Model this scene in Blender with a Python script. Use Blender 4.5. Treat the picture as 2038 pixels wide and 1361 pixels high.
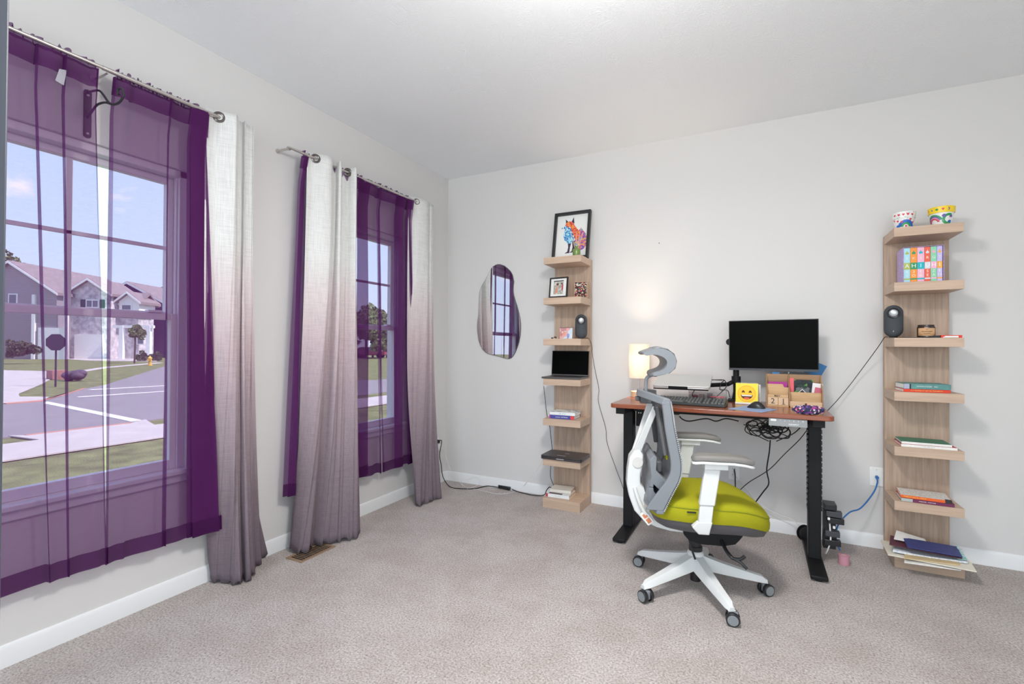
import bpy, bmesh, math, random
import numpy as np
from mathutils import Matrix, Vector
random.seed(7)
for o in list(bpy.data.objects): bpy.data.objects.remove(o)
C = bpy.context.scene.collection
R = math.radians
# ------------------------------------------------------------------ camera
F_PX, YAW, PITCH, ROLL = 957.344, 0.472283, 0.008917, 0.005564
CAM = Vector((2.5315, -3.6511, 1.2189))
fw = Vector((-math.sin(YAW)*math.cos(PITCH), math.cos(YAW)*math.cos(PITCH), math.sin(PITCH)))
_r = fw.cross(Vector((0, 0, 1))).normalized(); _u = _r.cross(fw)
rt = math.cos(ROLL)*_r + math.sin(ROLL)*_u
up = -math.sin(ROLL)*_r + math.cos(ROLL)*_u
cd = bpy.data.cameras.new('camera'); cam = bpy.data.objects.new('camera', cd); C.objects.link(cam)
cd.sensor_width = 36; cd.lens = F_PX/2038*36; cd.clip_start = 0.02; cd.clip_end = 500
m = Matrix.Identity(4)
for i in range(3):
    m[i][0] = rt[i]; m[i][1] = up[i]; m[i][2] = -fw[i]; m[i][3] = CAM[i]
cam.matrix_world = m
bpy.context.scene.camera = cam
def ray(px, py): return fw + rt*(px-1019)/F_PX - up*(py-680.5)/F_PX
def at(px, py, ax, v):            # a point of the room from a measured pixel and one known coordinate
    d = ray(px, py); i = 'xyz'.index(ax); return CAM + d*((v-CAM[i])/d[i])
def dep(px, py, z): return CAM + ray(px, py)*z
# ------------------------------------------------------------------ exposure, world, sun, room light
vs = bpy.context.scene.view_settings
bpy.context.scene.display_settings.display_device = 'sRGB'
vs.view_transform = 'Standard'; vs.look = 'None'; vs.gamma = 1; vs.exposure = 0.0
vs.use_curve_mapping = False
w = bpy.data.worlds.new('sky'); bpy.context.scene.world = w; w.use_nodes = True
nt = w.node_tree; nt.nodes.clear()
def N(nt, t, **k):
    n = nt.nodes.new(t)
    for a, b in k.items():
        if a.startswith('i_'): n.inputs[a[2:].replace('_', ' ')].default_value = b
        else: setattr(n, a, b)
    return n
def ramp(nt, fac, stops, interp='LINEAR'):
    r = nt.nodes.new('ShaderNodeValToRGB'); r.color_ramp.interpolation = interp
    e = r.color_ramp.elements
    while len(e) > 1: e.remove(e[-1])
    e[0].position = stops[0][0]; e[0].color = (*stops[0][1], 1)
    for p, c in stops[1:]:
        x = e.new(p); x.color = (*c, 1)
    nt.links.new(fac, r.inputs['Fac']); return r.outputs['Color']
tc = N(nt, 'ShaderNodeTexCoord'); sep = N(nt, 'ShaderNodeSeparateXYZ'); nt.links.new(tc.outputs['Generated'], sep.inputs[0])
grad = ramp(nt, sep.outputs['Z'], [(0.0, (.72, .86, .94)), (.15, (.62, .82, .97)), (.5, (.48, .70, .95)), (1, (.25, .45, .85))])
mp = N(nt, 'ShaderNodeMapping'); mp.inputs['Scale'].default_value = (1.0, 1.0, 1.6); nt.links.new(tc.outputs['Generated'], mp.inputs[0])
no = N(nt, 'ShaderNodeTexNoise', i_Scale=11.0, i_Detail=7.0, i_Roughness=.55); nt.links.new(mp.outputs[0], no.inputs['Vector'])
cl = ramp(nt, no.outputs['Fac'], [(.60, (0, 0, 0)), (.72, (1, 1, 1))])
mx = N(nt, 'ShaderNodeMix', data_type='RGBA'); nt.links.new(cl, mx.inputs[0]); nt.links.new(grad, mx.inputs[6]); mx.inputs[7].default_value = (.95, .97, 1, 1)
bg = N(nt, 'ShaderNodeBackground'); nt.links.new(mx.outputs[2], bg.inputs[0]); bg.inputs[1].default_value = 2.15
wo = N(nt, 'ShaderNodeOutputWorld'); nt.links.new(bg.outputs[0], wo.inputs[0])
def light(name, kind, loc, energy, color=(1, 1, 1), **k):
    l = bpy.data.lights.new(name, kind); l.energy = energy; l.color = color
    for a, b in k.items(): setattr(l, a, b)
    o = bpy.data.objects.new(name, l); o.location = loc; C.objects.link(o); return o
sun = light('sun', 'SUN', (0, 0, 20), 9.5, (1, .95, .88), angle=R(1.0))
sun.rotation_euler = Vector((-.62, -.25, -.8)).to_track_quat('-Z', 'Y').to_euler()
lamp_main = light('ceiling_lamp_light', 'AREA', (2.15, -2.35, 2.38), 31, (1, .975, .95), shape='DISK', size=.40)
lamp_up = light('ceiling_lamp_glow', 'POINT', (2.15, -2.35, 2.36), 38, (1, .975, .955), shadow_soft_size=.16)
rear_fill = light('rear_fill_light', 'AREA', (2.4, -5.9, 1.4), 58, (1, .98, .96), shape='RECTANGLE', size=3.6, size_y=2.0)  # unseen soft fill lamp added behind the camera to brighten the room
rear_fill.rotation_euler = (R(100), 0, R(-4))
desk_bulb = light('desk_lamp_bulb', 'POINT', (1.782, -.20, 1.12), 36.0, (1, .80, .60), shadow_soft_size=.03)

# ------------------------------------------------------------------ material helpers
MATS = {}
def mat(name, col, rough=.6, metal=0, noise=None, bump=None, spec=.5, emis=None, alpha=None, trans=0, coat=0):
    """noise=(scale, amount[, stretch]) varies the colour, bump=(scale, strength, distance)"""
    if name in MATS: return MATS[name]
    mt = bpy.data.materials.new(name); mt.use_nodes = True; nt = mt.node_tree
    b = nt.nodes['Principled BSDF']
    b.inputs['Base Color'].default_value = (*col, 1); b.inputs['Roughness'].default_value = rough
    b.inputs['Metallic'].default_value = metal; b.inputs['Specular IOR Level'].default_value = spec
    b.inputs['Transmission Weight'].default_value = trans
    b.inputs['Coat Weight'].default_value = coat
    if emis: b.inputs['Emission Color'].default_value = (*emis[0], 1); b.inputs['Emission Strength'].default_value = emis[1]
    if alpha is not None: b.inputs['Alpha'].default_value = alpha
    tc = N(nt, 'ShaderNodeTexCoord')
    if noise:
        mp = N(nt, 'ShaderNodeMapping'); nt.links.new(tc.outputs['Object'], mp.inputs[0])
        mp.inputs['Scale'].default_value = noise[2] if len(noise) > 2 else (1, 1, 1)
        n = N(nt, 'ShaderNodeTexNoise', i_Scale=noise[0], i_Detail=5.0); nt.links.new(mp.outputs[0], n.inputs['Vector'])
        a = noise[1]
        c = ramp(nt, n.outputs['Fac'], [(.3, tuple(max(0, x*(1-a)) for x in col)), (.7, tuple(min(1, x*(1+a)) for x in col))])
        nt.links.new(c, b.inputs['Base Color'])
    if bump:
        n = N(nt, 'ShaderNodeTexNoise', i_Scale=bump[0], i_Detail=3.0); nt.links.new(tc.outputs['Object'], n.inputs['Vector'])
        bp = N(nt, 'ShaderNodeBump'); bp.inputs['Strength'].default_value = bump[1]; bp.inputs['Distance'].default_value = bump[2]
        nt.links.new(n.outputs['Fac'], bp.inputs['Height']); nt.links.new(bp.outputs[0], b.inputs['Normal'])
    MATS[name] = mt; return mt
def S(r, g, b):      # sRGB 0-255 to linear
    return tuple((c/255/12.92 if c/255 <= .04045 else ((c/255+.055)/1.055)**2.4) for c in (r, g, b))

m_wall = mat('wall_paint', (.675, .66, .65), .85, bump=(180, .05, .002))
# ceiling with swirled brush texture
m_ceil = mat('ceiling_texture', (.885, .90, .915), .9)
nt = m_ceil.node_tree; b = nt.nodes['Principled BSDF']; tc = N(nt, 'ShaderNodeTexCoord')
n1 = N(nt, 'ShaderNodeTexNoise', i_Scale=3.2, i_Detail=2.0); nt.links.new(tc.outputs['Object'], n1.inputs[0])
vm = N(nt, 'ShaderNodeVectorMath', operation='MULTIPLY_ADD'); nt.links.new(n1.outputs['Color'], vm.inputs[0]); vm.inputs[1].default_value = (.9, .9, 0); nt.links.new(tc.outputs['Object'], vm.inputs[2])
wv = N(nt, 'ShaderNodeTexWave', i_Scale=34.0, i_Distortion=12.0, i_Detail=3.0); wv.inputs['Detail Scale'].default_value = 2.5; nt.links.new(vm.outputs[0], wv.inputs[0])
bp = N(nt, 'ShaderNodeBump'); bp.inputs['Strength'].default_value = .22; bp.inputs['Distance'].default_value = .004
nt.links.new(wv.outputs['Fac'], bp.inputs['Height']); nt.links.new(bp.outputs[0], b.inputs['Normal'])
# carpet
m_carpet = mat('carpet_pile', (.4, .36, .33), 1.0, spec=.1)
nt = m_carpet.node_tree; b = nt.nodes['Principled BSDF']; tc = N(nt, 'ShaderNodeTexCoord')
n1 = N(nt, 'ShaderNodeTexNoise', i_Scale=120.0, i_Detail=4.0, i_Roughness=.75); nt.links.new(tc.outputs['Object'], n1.inputs[0])
c1 = ramp(nt, n1.outputs['Fac'], [(.30, (.20, .165, .15)), (.43, (.49, .435, .41)), (.56, (.68, .625, .60)), (.74, (.86, .82, .80))])
n2 = N(nt, 'ShaderNodeTexNoise', i_Scale=3.2, i_Detail=8.0, i_Roughness=.75); nt.links.new(tc.outputs['Object'], n2.inputs[0])
c2 = ramp(nt, n2.outputs['Fac'], [(.40, (.84, .82, .80)), (.58, (1, 1, 1))])
mx = N(nt, 'ShaderNodeMix', data_type='RGBA', blend_type='MULTIPLY'); mx.inputs[0].default_value = .8
nt.links.new(c1, mx.inputs[6]); nt.links.new(c2, mx.inputs[7]); nt.links.new(mx.outputs[2], b.inputs['Base Color'])
bp = N(nt, 'ShaderNodeBump'); bp.inputs['Strength'].default_value = .8; bp.inputs['Distance'].default_value = .012
nt.links.new(n1.outputs['Fac'], bp.inputs['Height']); nt.links.new(bp.outputs[0], b.inputs['Normal'])
m_trim = mat('white_trim', (.80, .81, .82), .4)
m_vinyl = mat('white_vinyl', (.84, .84, .84), .35)
m_glass = mat('window_glass', (1, 1, 1), .0)
nt = m_glass.node_tree; nt.nodes.clear()
o_ = N(nt, 'ShaderNodeOutputMaterial'); t_ = N(nt, 'ShaderNodeBsdfTransparent'); t_.inputs[0].default_value = (.97, .98, .98, 1)
g_ = N(nt, 'ShaderNodeBsdfGlossy'); g_.inputs['Roughness'].default_value = .02; s_ = N(nt, 'ShaderNodeMixShader'); s_.inputs[0].default_value = .002
nt.links.new(t_.outputs[0], s_.inputs[1]); nt.links.new(g_.outputs[0], s_.inputs[2]); nt.links.new(s_.outputs[0], o_.inputs[0])
def clearmat(name, tint, k, gloss=(1, 1, 1), rough=.05):
    mt = bpy.data.materials.new(name); mt.use_nodes = True; nt = mt.node_tree; nt.nodes.clear()
    o_ = N(nt, 'ShaderNodeOutputMaterial'); t_ = N(nt, 'ShaderNodeBsdfTransparent'); t_.inputs[0].default_value = (*tint, 1)
    g_ = N(nt, 'ShaderNodeBsdfGlossy'); g_.inputs['Roughness'].default_value = rough; g_.inputs[0].default_value = (*gloss, 1)
    s_ = N(nt, 'ShaderNodeMixShader'); s_.inputs[0].default_value = k
    nt.links.new(t_.outputs[0], s_.inputs[1]); nt.links.new(g_.outputs[0], s_.inputs[2]); nt.links.new(s_.outputs[0], o_.inputs[0]); return mt
# sheer purple voile: the yarn is diffuse and translucent, the gaps between the threads let light through
def sheermat(name, tint, open_, col=(.085, .020, .095)):
    mt = bpy.data.materials.new(name); mt.use_nodes = True; nt = mt.node_tree; nt.nodes.clear()
    o_ = N(nt, 'ShaderNodeOutputMaterial'); t_ = N(nt, 'ShaderNodeBsdfTransparent'); t_.inputs[0].default_value = (*tint, 1)
    d_ = N(nt, 'ShaderNodeBsdfDiffuse'); d_.inputs[0].default_value = (*col, 1)
    l_ = N(nt, 'ShaderNodeBsdfTranslucent'); l_.inputs[0].default_value = (*[c*1.1 for c in col], 1)
    a_ = N(nt, 'ShaderNodeMixShader'); a_.inputs[0].default_value = .15
    nt.links.new(d_.outputs[0], a_.inputs[1]); nt.links.new(l_.outputs[0], a_.inputs[2])
    tc = N(nt, 'ShaderNodeTexCoord'); mp = N(nt, 'ShaderNodeMapping'); mp.inputs['Scale'].default_value = (30, 30, 260); nt.links.new(tc.outputs['Object'], mp.inputs[0])
    n = N(nt, 'ShaderNodeTexNoise', i_Scale=1.0, i_Detail=2.0); nt.links.new(mp.outputs[0], n.inputs['Vector'])
    mr = N(nt, 'ShaderNodeMapRange'); mr.inputs['To Min'].default_value = 1-open_-.012; mr.inputs['To Max'].default_value = 1-open_+.012
    mr.inputs['From Min'].default_value = .25; mr.inputs['From Max'].default_value = .75
    nt.links.new(n.outputs['Fac'], mr.inputs['Value'])
    s_ = N(nt, 'ShaderNodeMixShader'); nt.links.new(mr.outputs[0], s_.inputs[0])
    nt.links.new(t_.outputs[0], s_.inputs[1]); nt.links.new(a_.outputs[0], s_.inputs[2]); nt.links.new(s_.outputs[0], o_.inputs[0]); return mt
m_sheer = sheermat('purple_voile', (.93, .86, .97), .49, (.125, .028, .135))
m_hem = sheermat('purple_voile_hem', (.75, .60, .80), .30, (.08, .018, .09))
# ombre linen: dyed white to mauve along its length
m_linen = mat('ombre_linen', (.8, .8, .8), .95, spec=.1)
nt = m_linen.node_tree; b = nt.nodes['Principled BSDF']; tc = N(nt, 'ShaderNodeTexCoord'); sp = N(nt, 'ShaderNodeSeparateXYZ'); nt.links.new(tc.outputs['Object'], sp.inputs[0])
mr = N(nt, 'ShaderNodeMapRange'); mr.inputs['From Max'].default_value = 2.4; nt.links.new(sp.outputs['Z'], mr.inputs['Value'])
cg = ramp(nt, mr.outputs[0], [(0, (.17, .135, .16)), (.18, (.235, .185, .21)), (.38, (.39, .315, .345)), (.50, (.53, .425, .455)), (.64, (.69, .615, .62)), (.74, (.745, .745, .73)), (1, (.75, .75, .735))])
mp = N(nt, 'ShaderNodeMapping'); mp.inputs['Scale'].default_value = (14, 14, 330); nt.links.new(tc.outputs['Object'], mp.inputs[0])
n = N(nt, 'ShaderNodeTexNoise', i_Scale=1.0, i_Detail=4.0); nt.links.new(mp.outputs[0], n.inputs['Vector'])
mp2 = N(nt, 'ShaderNodeMapping'); mp2.inputs['Scale'].default_value = (260, 260, 9); nt.links.new(tc.outputs['Object'], mp2.inputs[0])
nb = N(nt, 'ShaderNodeTexNoise', i_Scale=1.0, i_Detail=3.0); nt.links.new(mp2.outputs[0], nb.inputs['Vector'])
ad = N(nt, 'ShaderNodeMath', operation='ADD'); nt.links.new(n.outputs['Fac'], ad.inputs[0]); nt.links.new(nb.outputs['Fac'], ad.inputs[1])
hf = N(nt, 'ShaderNodeMath', operation='MULTIPLY'); hf.inputs[1].default_value = .5; nt.links.new(ad.outputs[0], hf.inputs[0])
cn = ramp(nt, hf.outputs[0], [(.36, (.74, .73, .74)), (.5, (.94, .94, .94)), (.64, (1.05, 1.05, 1.04))])
mx = N(nt, 'ShaderNodeMix', data_type='RGBA', blend_type='MULTIPLY'); mx.inputs[0].default_value = .75
nt.links.new(cg, mx.inputs[6]); nt.links.new(cn, mx.inputs[7]); nt.links.new(mx.outputs[2], b.inputs['Base Color'])
bp = N(nt, 'ShaderNodeBump'); bp.inputs['Strength'].default_value = .3; bp.inputs['Distance'].default_value = .002
nt.links.new(hf.outputs[0], bp.inputs['Height']); nt.links.new(bp.outputs[0], b.inputs['Normal'])
def woodmat(name, c0, c1, axis=2, rough=.5, scale=1.0):
    mt = mat(name, c0, rough); nt = mt.node_tree; b = nt.nodes['Principled BSDF']; tc = N(nt, 'ShaderNodeTexCoord')
    mp = N(nt, 'ShaderNodeMapping'); s = [60*scale]*3; s[axis] = 3*scale; mp.inputs['Scale'].default_value = s; nt.links.new(tc.outputs['Object'], mp.inputs[0])
    n = N(nt, 'ShaderNodeTexNoise', i_Scale=1.0, i_Detail=5.0, i_Roughness=.6, i_Distortion=.6); nt.links.new(mp.outputs[0], n.inputs['Vector'])
    c = ramp(nt, n.outputs['Fac'], [(.3, c1), (.62, c0)]); nt.links.new(c, b.inputs['Base Color']); return mt
OAK0, OAK1 = (.50, .365, .275), (.37, .262, .19)
m_oakz = woodmat('oak_foil_upright', OAK0, OAK1, 2)
m_oakx = woodmat('oak_foil_shelf', (.58, .425, .315), (.47, .335, .245), 0)
m_desk = woodmat('red_brown_desktop', (.30, .085, .04), (.19, .045, .02), 0, .22, .5)
m_bamboo = woodmat('light_wood', (.62, .40, .20), (.50, .30, .14), 0, .45)
m_bambood = woodmat('brown_wood_edge', (.36, .20, .09), (.28, .15, .07), 0, .45)
m_ash = woodmat('pale_wood', (.70, .50, .32), (.60, .41, .25), 0, .45)
m_black = mat('black_metal', (.008, .008, .009), .55, spec=.25)
m_blackp = mat('black_plastic', (.015, .015, .017), .35)
m_darkp = mat('dark_grey_plastic', (.045, .05, .058), .5)
m_cable = mat('black_cable', (.01, .01, .011), .5)
m_wcable = mat('white_cable', (.75, .75, .73), .5)
m_nickel = mat('brushed_nickel', (.62, .59, .56), .28, 1)
m_bronze = mat('dark_nickel', (.20, .18, .17), .3, 1)
m_white = mat('white_plastic', (.80, .81, .80), .35)
m_paper = mat('white_paper', (.82, .81, .78), .8, noise=(60, .05))
m_screen = mat('dark_screen', (.001, .001, .001), .35, spec=.04)

# ------------------------------------------------------------------ mesh helpers
WM = {}
def reg(o, M): WM[o.name] = M; return o
def tag(o, label=None, cat=None, group=None, kind=None):
    if label: o['label'] = label
    if cat: o['category'] = cat
    if group: o['group'] = group
    if kind: o['kind'] = kind
    return o
def thing(name, label, cat, loc=(0, 0, 0), rotz=0, group=None):
    o = bpy.data.objects.new(name, None); C.objects.link(o); o.empty_display_size = .05
    M = Matrix.Translation(Vector(loc)) @ Matrix.Rotation(rotz, 4, 'Z'); o.matrix_world = M
    o.location = loc; o.rotation_euler = (0, 0, rotz)
    reg(o, M); return tag(o, label, cat, group)
def basis(o, u, v):
    u = Vector(u).normalized(); v = Vector(v); v = (v-u*v.dot(u)).normalized(); n = u.cross(v); M = Matrix.Identity(4)
    for i in range(3): M[i][0] = u[i]; M[i][1] = v[i]; M[i][2] = n[i]; M[i][3] = o[i]
    return M
class B:
    def __init__(s, M=None): s.bm = bmesh.new(); s.M = M or Matrix.Identity(4)
    def _v(s, p): return s.bm.verts.new(s.M @ Vector(p))
    def box(s, x0, x1, y0, y1, z0, z1):
        v = [s._v((x, y, z)) for z in (z0, z1) for y in (y0, y1) for x in (x0, x1)]
        for f in ((0, 2, 3, 1), (4, 5, 7, 6), (0, 1, 5, 4), (2, 6, 7, 3), (0, 4, 6, 2), (1, 3, 7, 5)): s.bm.faces.new([v[i] for i in f])
        return s
    def loft(s, rings, close=True, cap=True):
        vr = [[s._v(p) for p in r] for r in rings]; n = len(vr[0])
        for a, b in zip(vr, vr[1:]):
            for i in range(n if close else n-1):
                j = (i+1) % n; s.bm.faces.new((a[i], a[j], b[j], b[i]))
        if cap and close: s.bm.faces.new(vr[0][::-1]); s.bm.faces.new(vr[-1])
        return s
    def prism(s, pts, z0, z1):    # closed 2D outline raised from z0 to z1 of the basis
        a = sum(pts[i][0]*pts[(i+1) % len(pts)][1]-pts[(i+1) % len(pts)][0]*pts[i][1] for i in range(len(pts)))
        if a < 0: pts = pts[::-1]
        return s.loft([[(x, y, z0) for x, y in pts], [(x, y, z1) for x, y in pts]])
    def cyl(s, p0, p1, r0, r1=None, seg=20):
        if r1 is None: r1 = r0
        p0 = Vector(p0); p1 = Vector(p1); d = (p1-p0).normalized()
        a = d.orthogonal().normalized(); b = d.cross(a)
        return s.loft([[p+(a*math.cos(2*math.pi*i/seg)+b*math.sin(2*math.pi*i/seg))*r for i in range(seg)] for p, r in ((p0, r0), (p1, r1))])
    def tube(s, pts, r, seg=8, smooth=0, squash=None):
        pts = [Vector(p) for p in pts]
        if smooth: pts = spline(pts, smooth)
        rr = r if isinstance(r, (list, tuple)) else [r]*len(pts)
        if len(rr) != len(pts): rr = [rr[0]+(rr[-1]-rr[0])*i/(len(pts)-1) for i in range(len(pts))]
        rings = []; a = None
        for i, p in enumerate(pts):
            d = (pts[min(i+1, len(pts)-1)]-pts[max(i-1, 0)])
            d = d.normalized() if d.length > 1e-9 else Vector((0, 0, 1))
            a = d.orthogonal().normalized() if a is None else (a-d*a.dot(d)).normalized()
            b = d.cross(a); rings.append([p+(a*math.cos(2*math.pi*k/seg)+b*math.sin(2*math.pi*k/seg))*rr[i] for k in range(seg)])
        return s.loft(rings)
    def lathe(s, c, prof, seg=32, cap=True):
        c = Vector(c)
        return s.loft([[c+Vector((r*math.cos(2*math.pi*i/seg), r*math.sin(2*math.pi*i/seg), z)) for i in range(seg)] for r, z in prof], cap=cap)
    def ell(s, c, r, seg=16, ring=10):
        c = Vector(c); rings = []
        for k in range(1, ring):
            t = math.pi*k/ring
            rings.append([c+Vector((r[0]*math.sin(t)*math.cos(2*math.pi*i/seg), r[1]*math.sin(t)*math.sin(2*math.pi*i/seg), -r[2]*math.cos(t))) for i in range(seg)])
        return s.loft(rings)
    def quad(s, pts): s.bm.faces.new([s._v(p) for p in pts]); return s
    def slab(s, top, th):         # four or more top corners, thickness downwards
        t = [Vector(p) for p in top]; d = Vector((0, 0, th))
        n = (t[1]-t[0]).cross(t[2]-t[1])
        if n.z < 0: t = t[::-1]
        return s.loft([[p-d for p in t], t])
    def build(s, name, mt, parent=None, smooth=True, bevel=0, seg=2, local=False, solid=0, kind=None, label=None, subd=0):
        bm = s.bm
        bmesh.ops.recalc_face_normals(bm, faces=bm.faces[:]) if not solid else None
        if parent is not None and not local: bm.transform(WM[parent.name].inverted())
        me = bpy.data.meshes.new(name); bm.to_mesh(me); bm.free()
        if smooth:
            me.shade_smooth(); me.set_sharp_from_angle(angle=R(35))
        me.materials.append(mt); o = bpy.data.objects.new(name, me); C.objects.link(o)
        if parent is not None: o.parent = parent; reg(o, WM[parent.name].copy())
        else: reg(o, Matrix.Identity(4))
        if solid: md = o.modifiers.new('thickness', 'SOLIDIFY'); md.thickness = solid; md.offset = 0
        if subd: md = o.modifiers.new('smooth', 'SUBSURF'); md.levels = subd; md.render_levels = subd
        if bevel: md = o.modifiers.new('bevel', 'BEVEL'); md.width = bevel; md.segments = seg; md.limit_method = 'ANGLE'; md.angle_limit = R(40)
        return tag(o, label, None, None, kind)
def spline(pts, k):
    out = []; n = len(pts)
    for i in range(n-1):
        p0, p1, p2, p3 = pts[max(i-1, 0)], pts[i], pts[i+1], pts[min(i+2, n-1)]
        for j in range(k):
            t = j/k; out.append(.5*((2*p1)+(p2-p0)*t+(2*p0-5*p1+4*p2-p3)*t*t+(3*p1-p0-3*p2+p3)*t**3))
    out.append(pts[-1]); return out
def lettering(txt, M, size, mt, parent, name='lettering', th=.0004, align='CENTER', sx=1.0, bold=0):
    c = bpy.data.curves.new('t', 'FONT'); c.body = txt; c.size = size; c.extrude = th; c.align_x = align; c.align_y = 'CENTER'; c.offset = bold
    c.resolution_u = 3
    o = bpy.data.objects.new('t', c); C.objects.link(o)
    me = bpy.data.meshes.new_from_object(o.evaluated_get(bpy.context.evaluated_depsgraph_get())); bpy.data.objects.remove(o)
    me.transform(Matrix.Diagonal((sx, 1, 1, 1))); me.transform(M); me.transform(WM[parent.name].inverted())
    me.materials.clear(); me.materials.append(mt); me.name = name
    o = bpy.data.objects.new(name, me); C.objects.link(o); o.parent = parent; reg(o, WM[parent.name].copy()); return o
def copy_tree(o, M, parent=None):
    c = o.copy(); C.objects.link(c)
    if parent is None:
        c.location = M.to_translation(); c.rotation_euler = M.to_euler(); reg(c, M)
    else: c.parent = parent; reg(c, WM[parent.name].copy())
    for ch in list(o.children): copy_tree(ch, M, c)
    return c
def struct(b, name, mt, **k): return b.build(name, mt, kind='structure', **k)
# ================================================================== ROOM
H = 2.743
X1, Y0 = 4.95, -4.6
W = [(-3.13, -2.25), (-1.54, -.62)]; WZ0, WZ1 = .59, 2.08
b = B(); ys = [Y0, W[0][0], W[0][1], W[1][0], W[1][1], .14]
for i in range(5):
    if i in (1, 3):
        b.box(-.14, 0, ys[i], ys[i+1], -.05, WZ0); b.box(-.14, 0, ys[i], ys[i+1], WZ1, H+.1)
    else: b.box(-.14, 0, ys[i], ys[i+1], -.05, H+.1)
struct(b, 'wall_left', m_wall, smooth=False)
struct(B().box(0, X1, 0, .14, -.05, H+.1), 'wall_back', m_wall, smooth=False)
struct(B().box(X1, X1+.12, Y0, .14, -.05, H+.1), 'wall_right', m_wall, smooth=False)
struct(B().box(-.3, X1+.3, -6.5, .3, H, H+.12), 'ceiling', m_ceil, smooth=False)
struct(B().box(0, X1, -6.3, 0, -.12, 0), 'floor', m_carpet, smooth=False)
def bboard(pts, name):            # moulded skirting: straight face with an eased top
    prof = [(0, 0), (.014, 0), (.014, .058), (.012, .064), (.012, .072), (.007, .081), (.002, .083), (0, .083)]
    (ax, ay, nx, ny), (bx, by) = pts
    struct(B().loft([[(px+nx*d, py+ny*d, z) for d, z in prof] for px, py in ((ax, ay), (bx, by))]), name, m_trim)
bboard(((0, -4.6, 1, 0), (0, -.0)), 'baseboard_left')
bboard(((0, 0, 0, -1), (X1, 0)), 'baseboard_back')
bboard(((X1, 0, -1, 0), (X1, -4.6)), 'baseboard_right')
def window(n, ya, yb):
    root = thing(f'window_{n}', None, None, (0, (ya+yb)/2, WZ0)); root['kind'] = 'structure'
    b = B(); f = .035                      # vinyl frame in the wall
    for x0, x1, q in ((-.13, -.02, f),):
        b.box(x0, x1, ya, ya+q, WZ0, WZ1); b.box(x0, x1, yb-q, yb, WZ0, WZ1); b.box(x0, x1, ya, yb, WZ1-q, WZ1); b.box(x0, x1, ya, yb, WZ0, WZ0+.02)
    b.box(-.05, -.035, ya+f, ya+f+.008, WZ0, WZ1-f); b.box(-.05, -.035, yb-f-.008, yb-f, WZ0, WZ1-f)
    b.build('window_frame', m_vinyl, root, bevel=.003)
    zi = 1.352
    def sash(x, z0, z1, nm, mun):
        s = .030; bt = .045 if not mun else .038
        b = B(); a, c = ya+f, yb-f
        b.box(x-.018, x+.018, a, a+s, z0, z1); b.box(x-.018, x+.018, c-s, c, z0, z1)
        b.box(x-.018, x+.018, a+s, c-s, z0, z0+bt); b.box(x-.018, x+.018, a+s, c-s, z1-.032, z1)
        o = b.build(nm, m_vinyl, root, bevel=.003)
        B().box(x-.003, x+.003, a+s-.004, c-s+.004, z0+bt-.004, z1-.028).build('pane', m_glass, o, smooth=False)
        if mun:
            ym = (ya+yb)/2; zm = (z0+bt+z1-.032)/2
            B().box(x-.006, x+.006, ym-.011, ym+.011, z0+.03, z1-.03).box(x-.006, x+.006, a+s, c-s, zm-.009, zm+.009).build('muntin', m_vinyl, o, bevel=.002)
        else:
            l = B()
            for yy in (ya+f+.10, yb-f-.10): l.box(x-.01, x+.028, yy-.03, yy+.03, z1, z1+.012)
            l.build('sash_lock', m_vinyl, o, bevel=.003)
    sash(-.088, zi-.012, WZ1-f, 'upper_sash', True)
    sash(-.045, WZ0+.02, zi+.018, 'lower_sash', False)
    b = B().box(-.02, .032, ya-.045, yb+.045, WZ0-.005, WZ0+.018).box(0, .014, ya-.03, yb+.03, WZ0-.045, WZ0-.005)
    b.build('window_sill', m_trim, root, bevel=.005)
    return root
window(1, *W[0]); window(2, *W[1])
# dark door leaf standing open right beside the camera at the left picture edge
dr = thing('door_1', None, None, (1.70, -3.49, 0)); dr['kind'] = 'structure'
d0 = at(4, 0, 'x', 1.75); d1 = at(15, 1361, 'x', 1.75)
m_door = mat('dark_grey_door', (.075, .085, .11), .5)
yr = (d0.y+d1.y)/2
B().box(1.715, 1.75, yr-.80, yr, .012, 2.05).build('door_leaf', m_door, dr, bevel=.002)
B().cyl((1.75, yr-.07, .95), (1.80, yr-.07, .95), .012).ell((1.815, yr-.07, .95), (.02, .028, .028)).build('door_handle', m_nickel, dr)
# ================================================================== OUTSIDE
G = -.4
m_grass = mat('lawn_grass', (.215, .235, .10), .95, noise=(3.0, .35), bump=(40, .6, .05), spec=.1)
m_conc = mat('sidewalk_concrete', (.55, .50, .47), .9, noise=(2.0, .08))
m_road = mat('road_asphalt', (.27, .25, .25), .9, noise=(1.5, .07))
m_line = mat('light_concrete', (.80, .78, .75), .8)
m_curb = mat('red_curb', (.55, .27, .20), .9)
struct(B().box(-140, -.15, -80, 140, G-.3, G), 'lawn', m_grass, smooth=False)
def flat(pts, z0, name, mt): return struct(B().prism(pts, z0-.02, z0), name, mt, smooth=False)
flat([(-8.75, -60), (-15.2, -60), (-15.2, 2.3), (-16.4, 3.15), (-18.85, 4.65), (-20.1, 5.8), (-35.6, 15.8), (-60, 31.5), (-60, 40), (-30, 22), (-17, 12.5), (-13.3, 13.2), (-13.3, 80), (-8.9, 80), (-8.9, 2.2)], G+.02, 'road', m_road)
flat([(-6.75, -60), (-8.05, -60), (-8.05, 1.62), (-7.7, 80), (-6.3, 80)], G+.035, 'sidewalk', m_conc)
flat([(-8.04, -.1), (-8.04, 1.6), (-9.0, 1.9), (-8.72, 1.5), (-8.76, -.05), (-9.0, -.2)], G+.034, 'sidewalk_ramp', m_conc)
flat([(-8.70, -.05), (-8.80, -.05), (-8.76, 1.5), (-8.66, 1.5)], G+.04, 'curb', m_curb)
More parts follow.
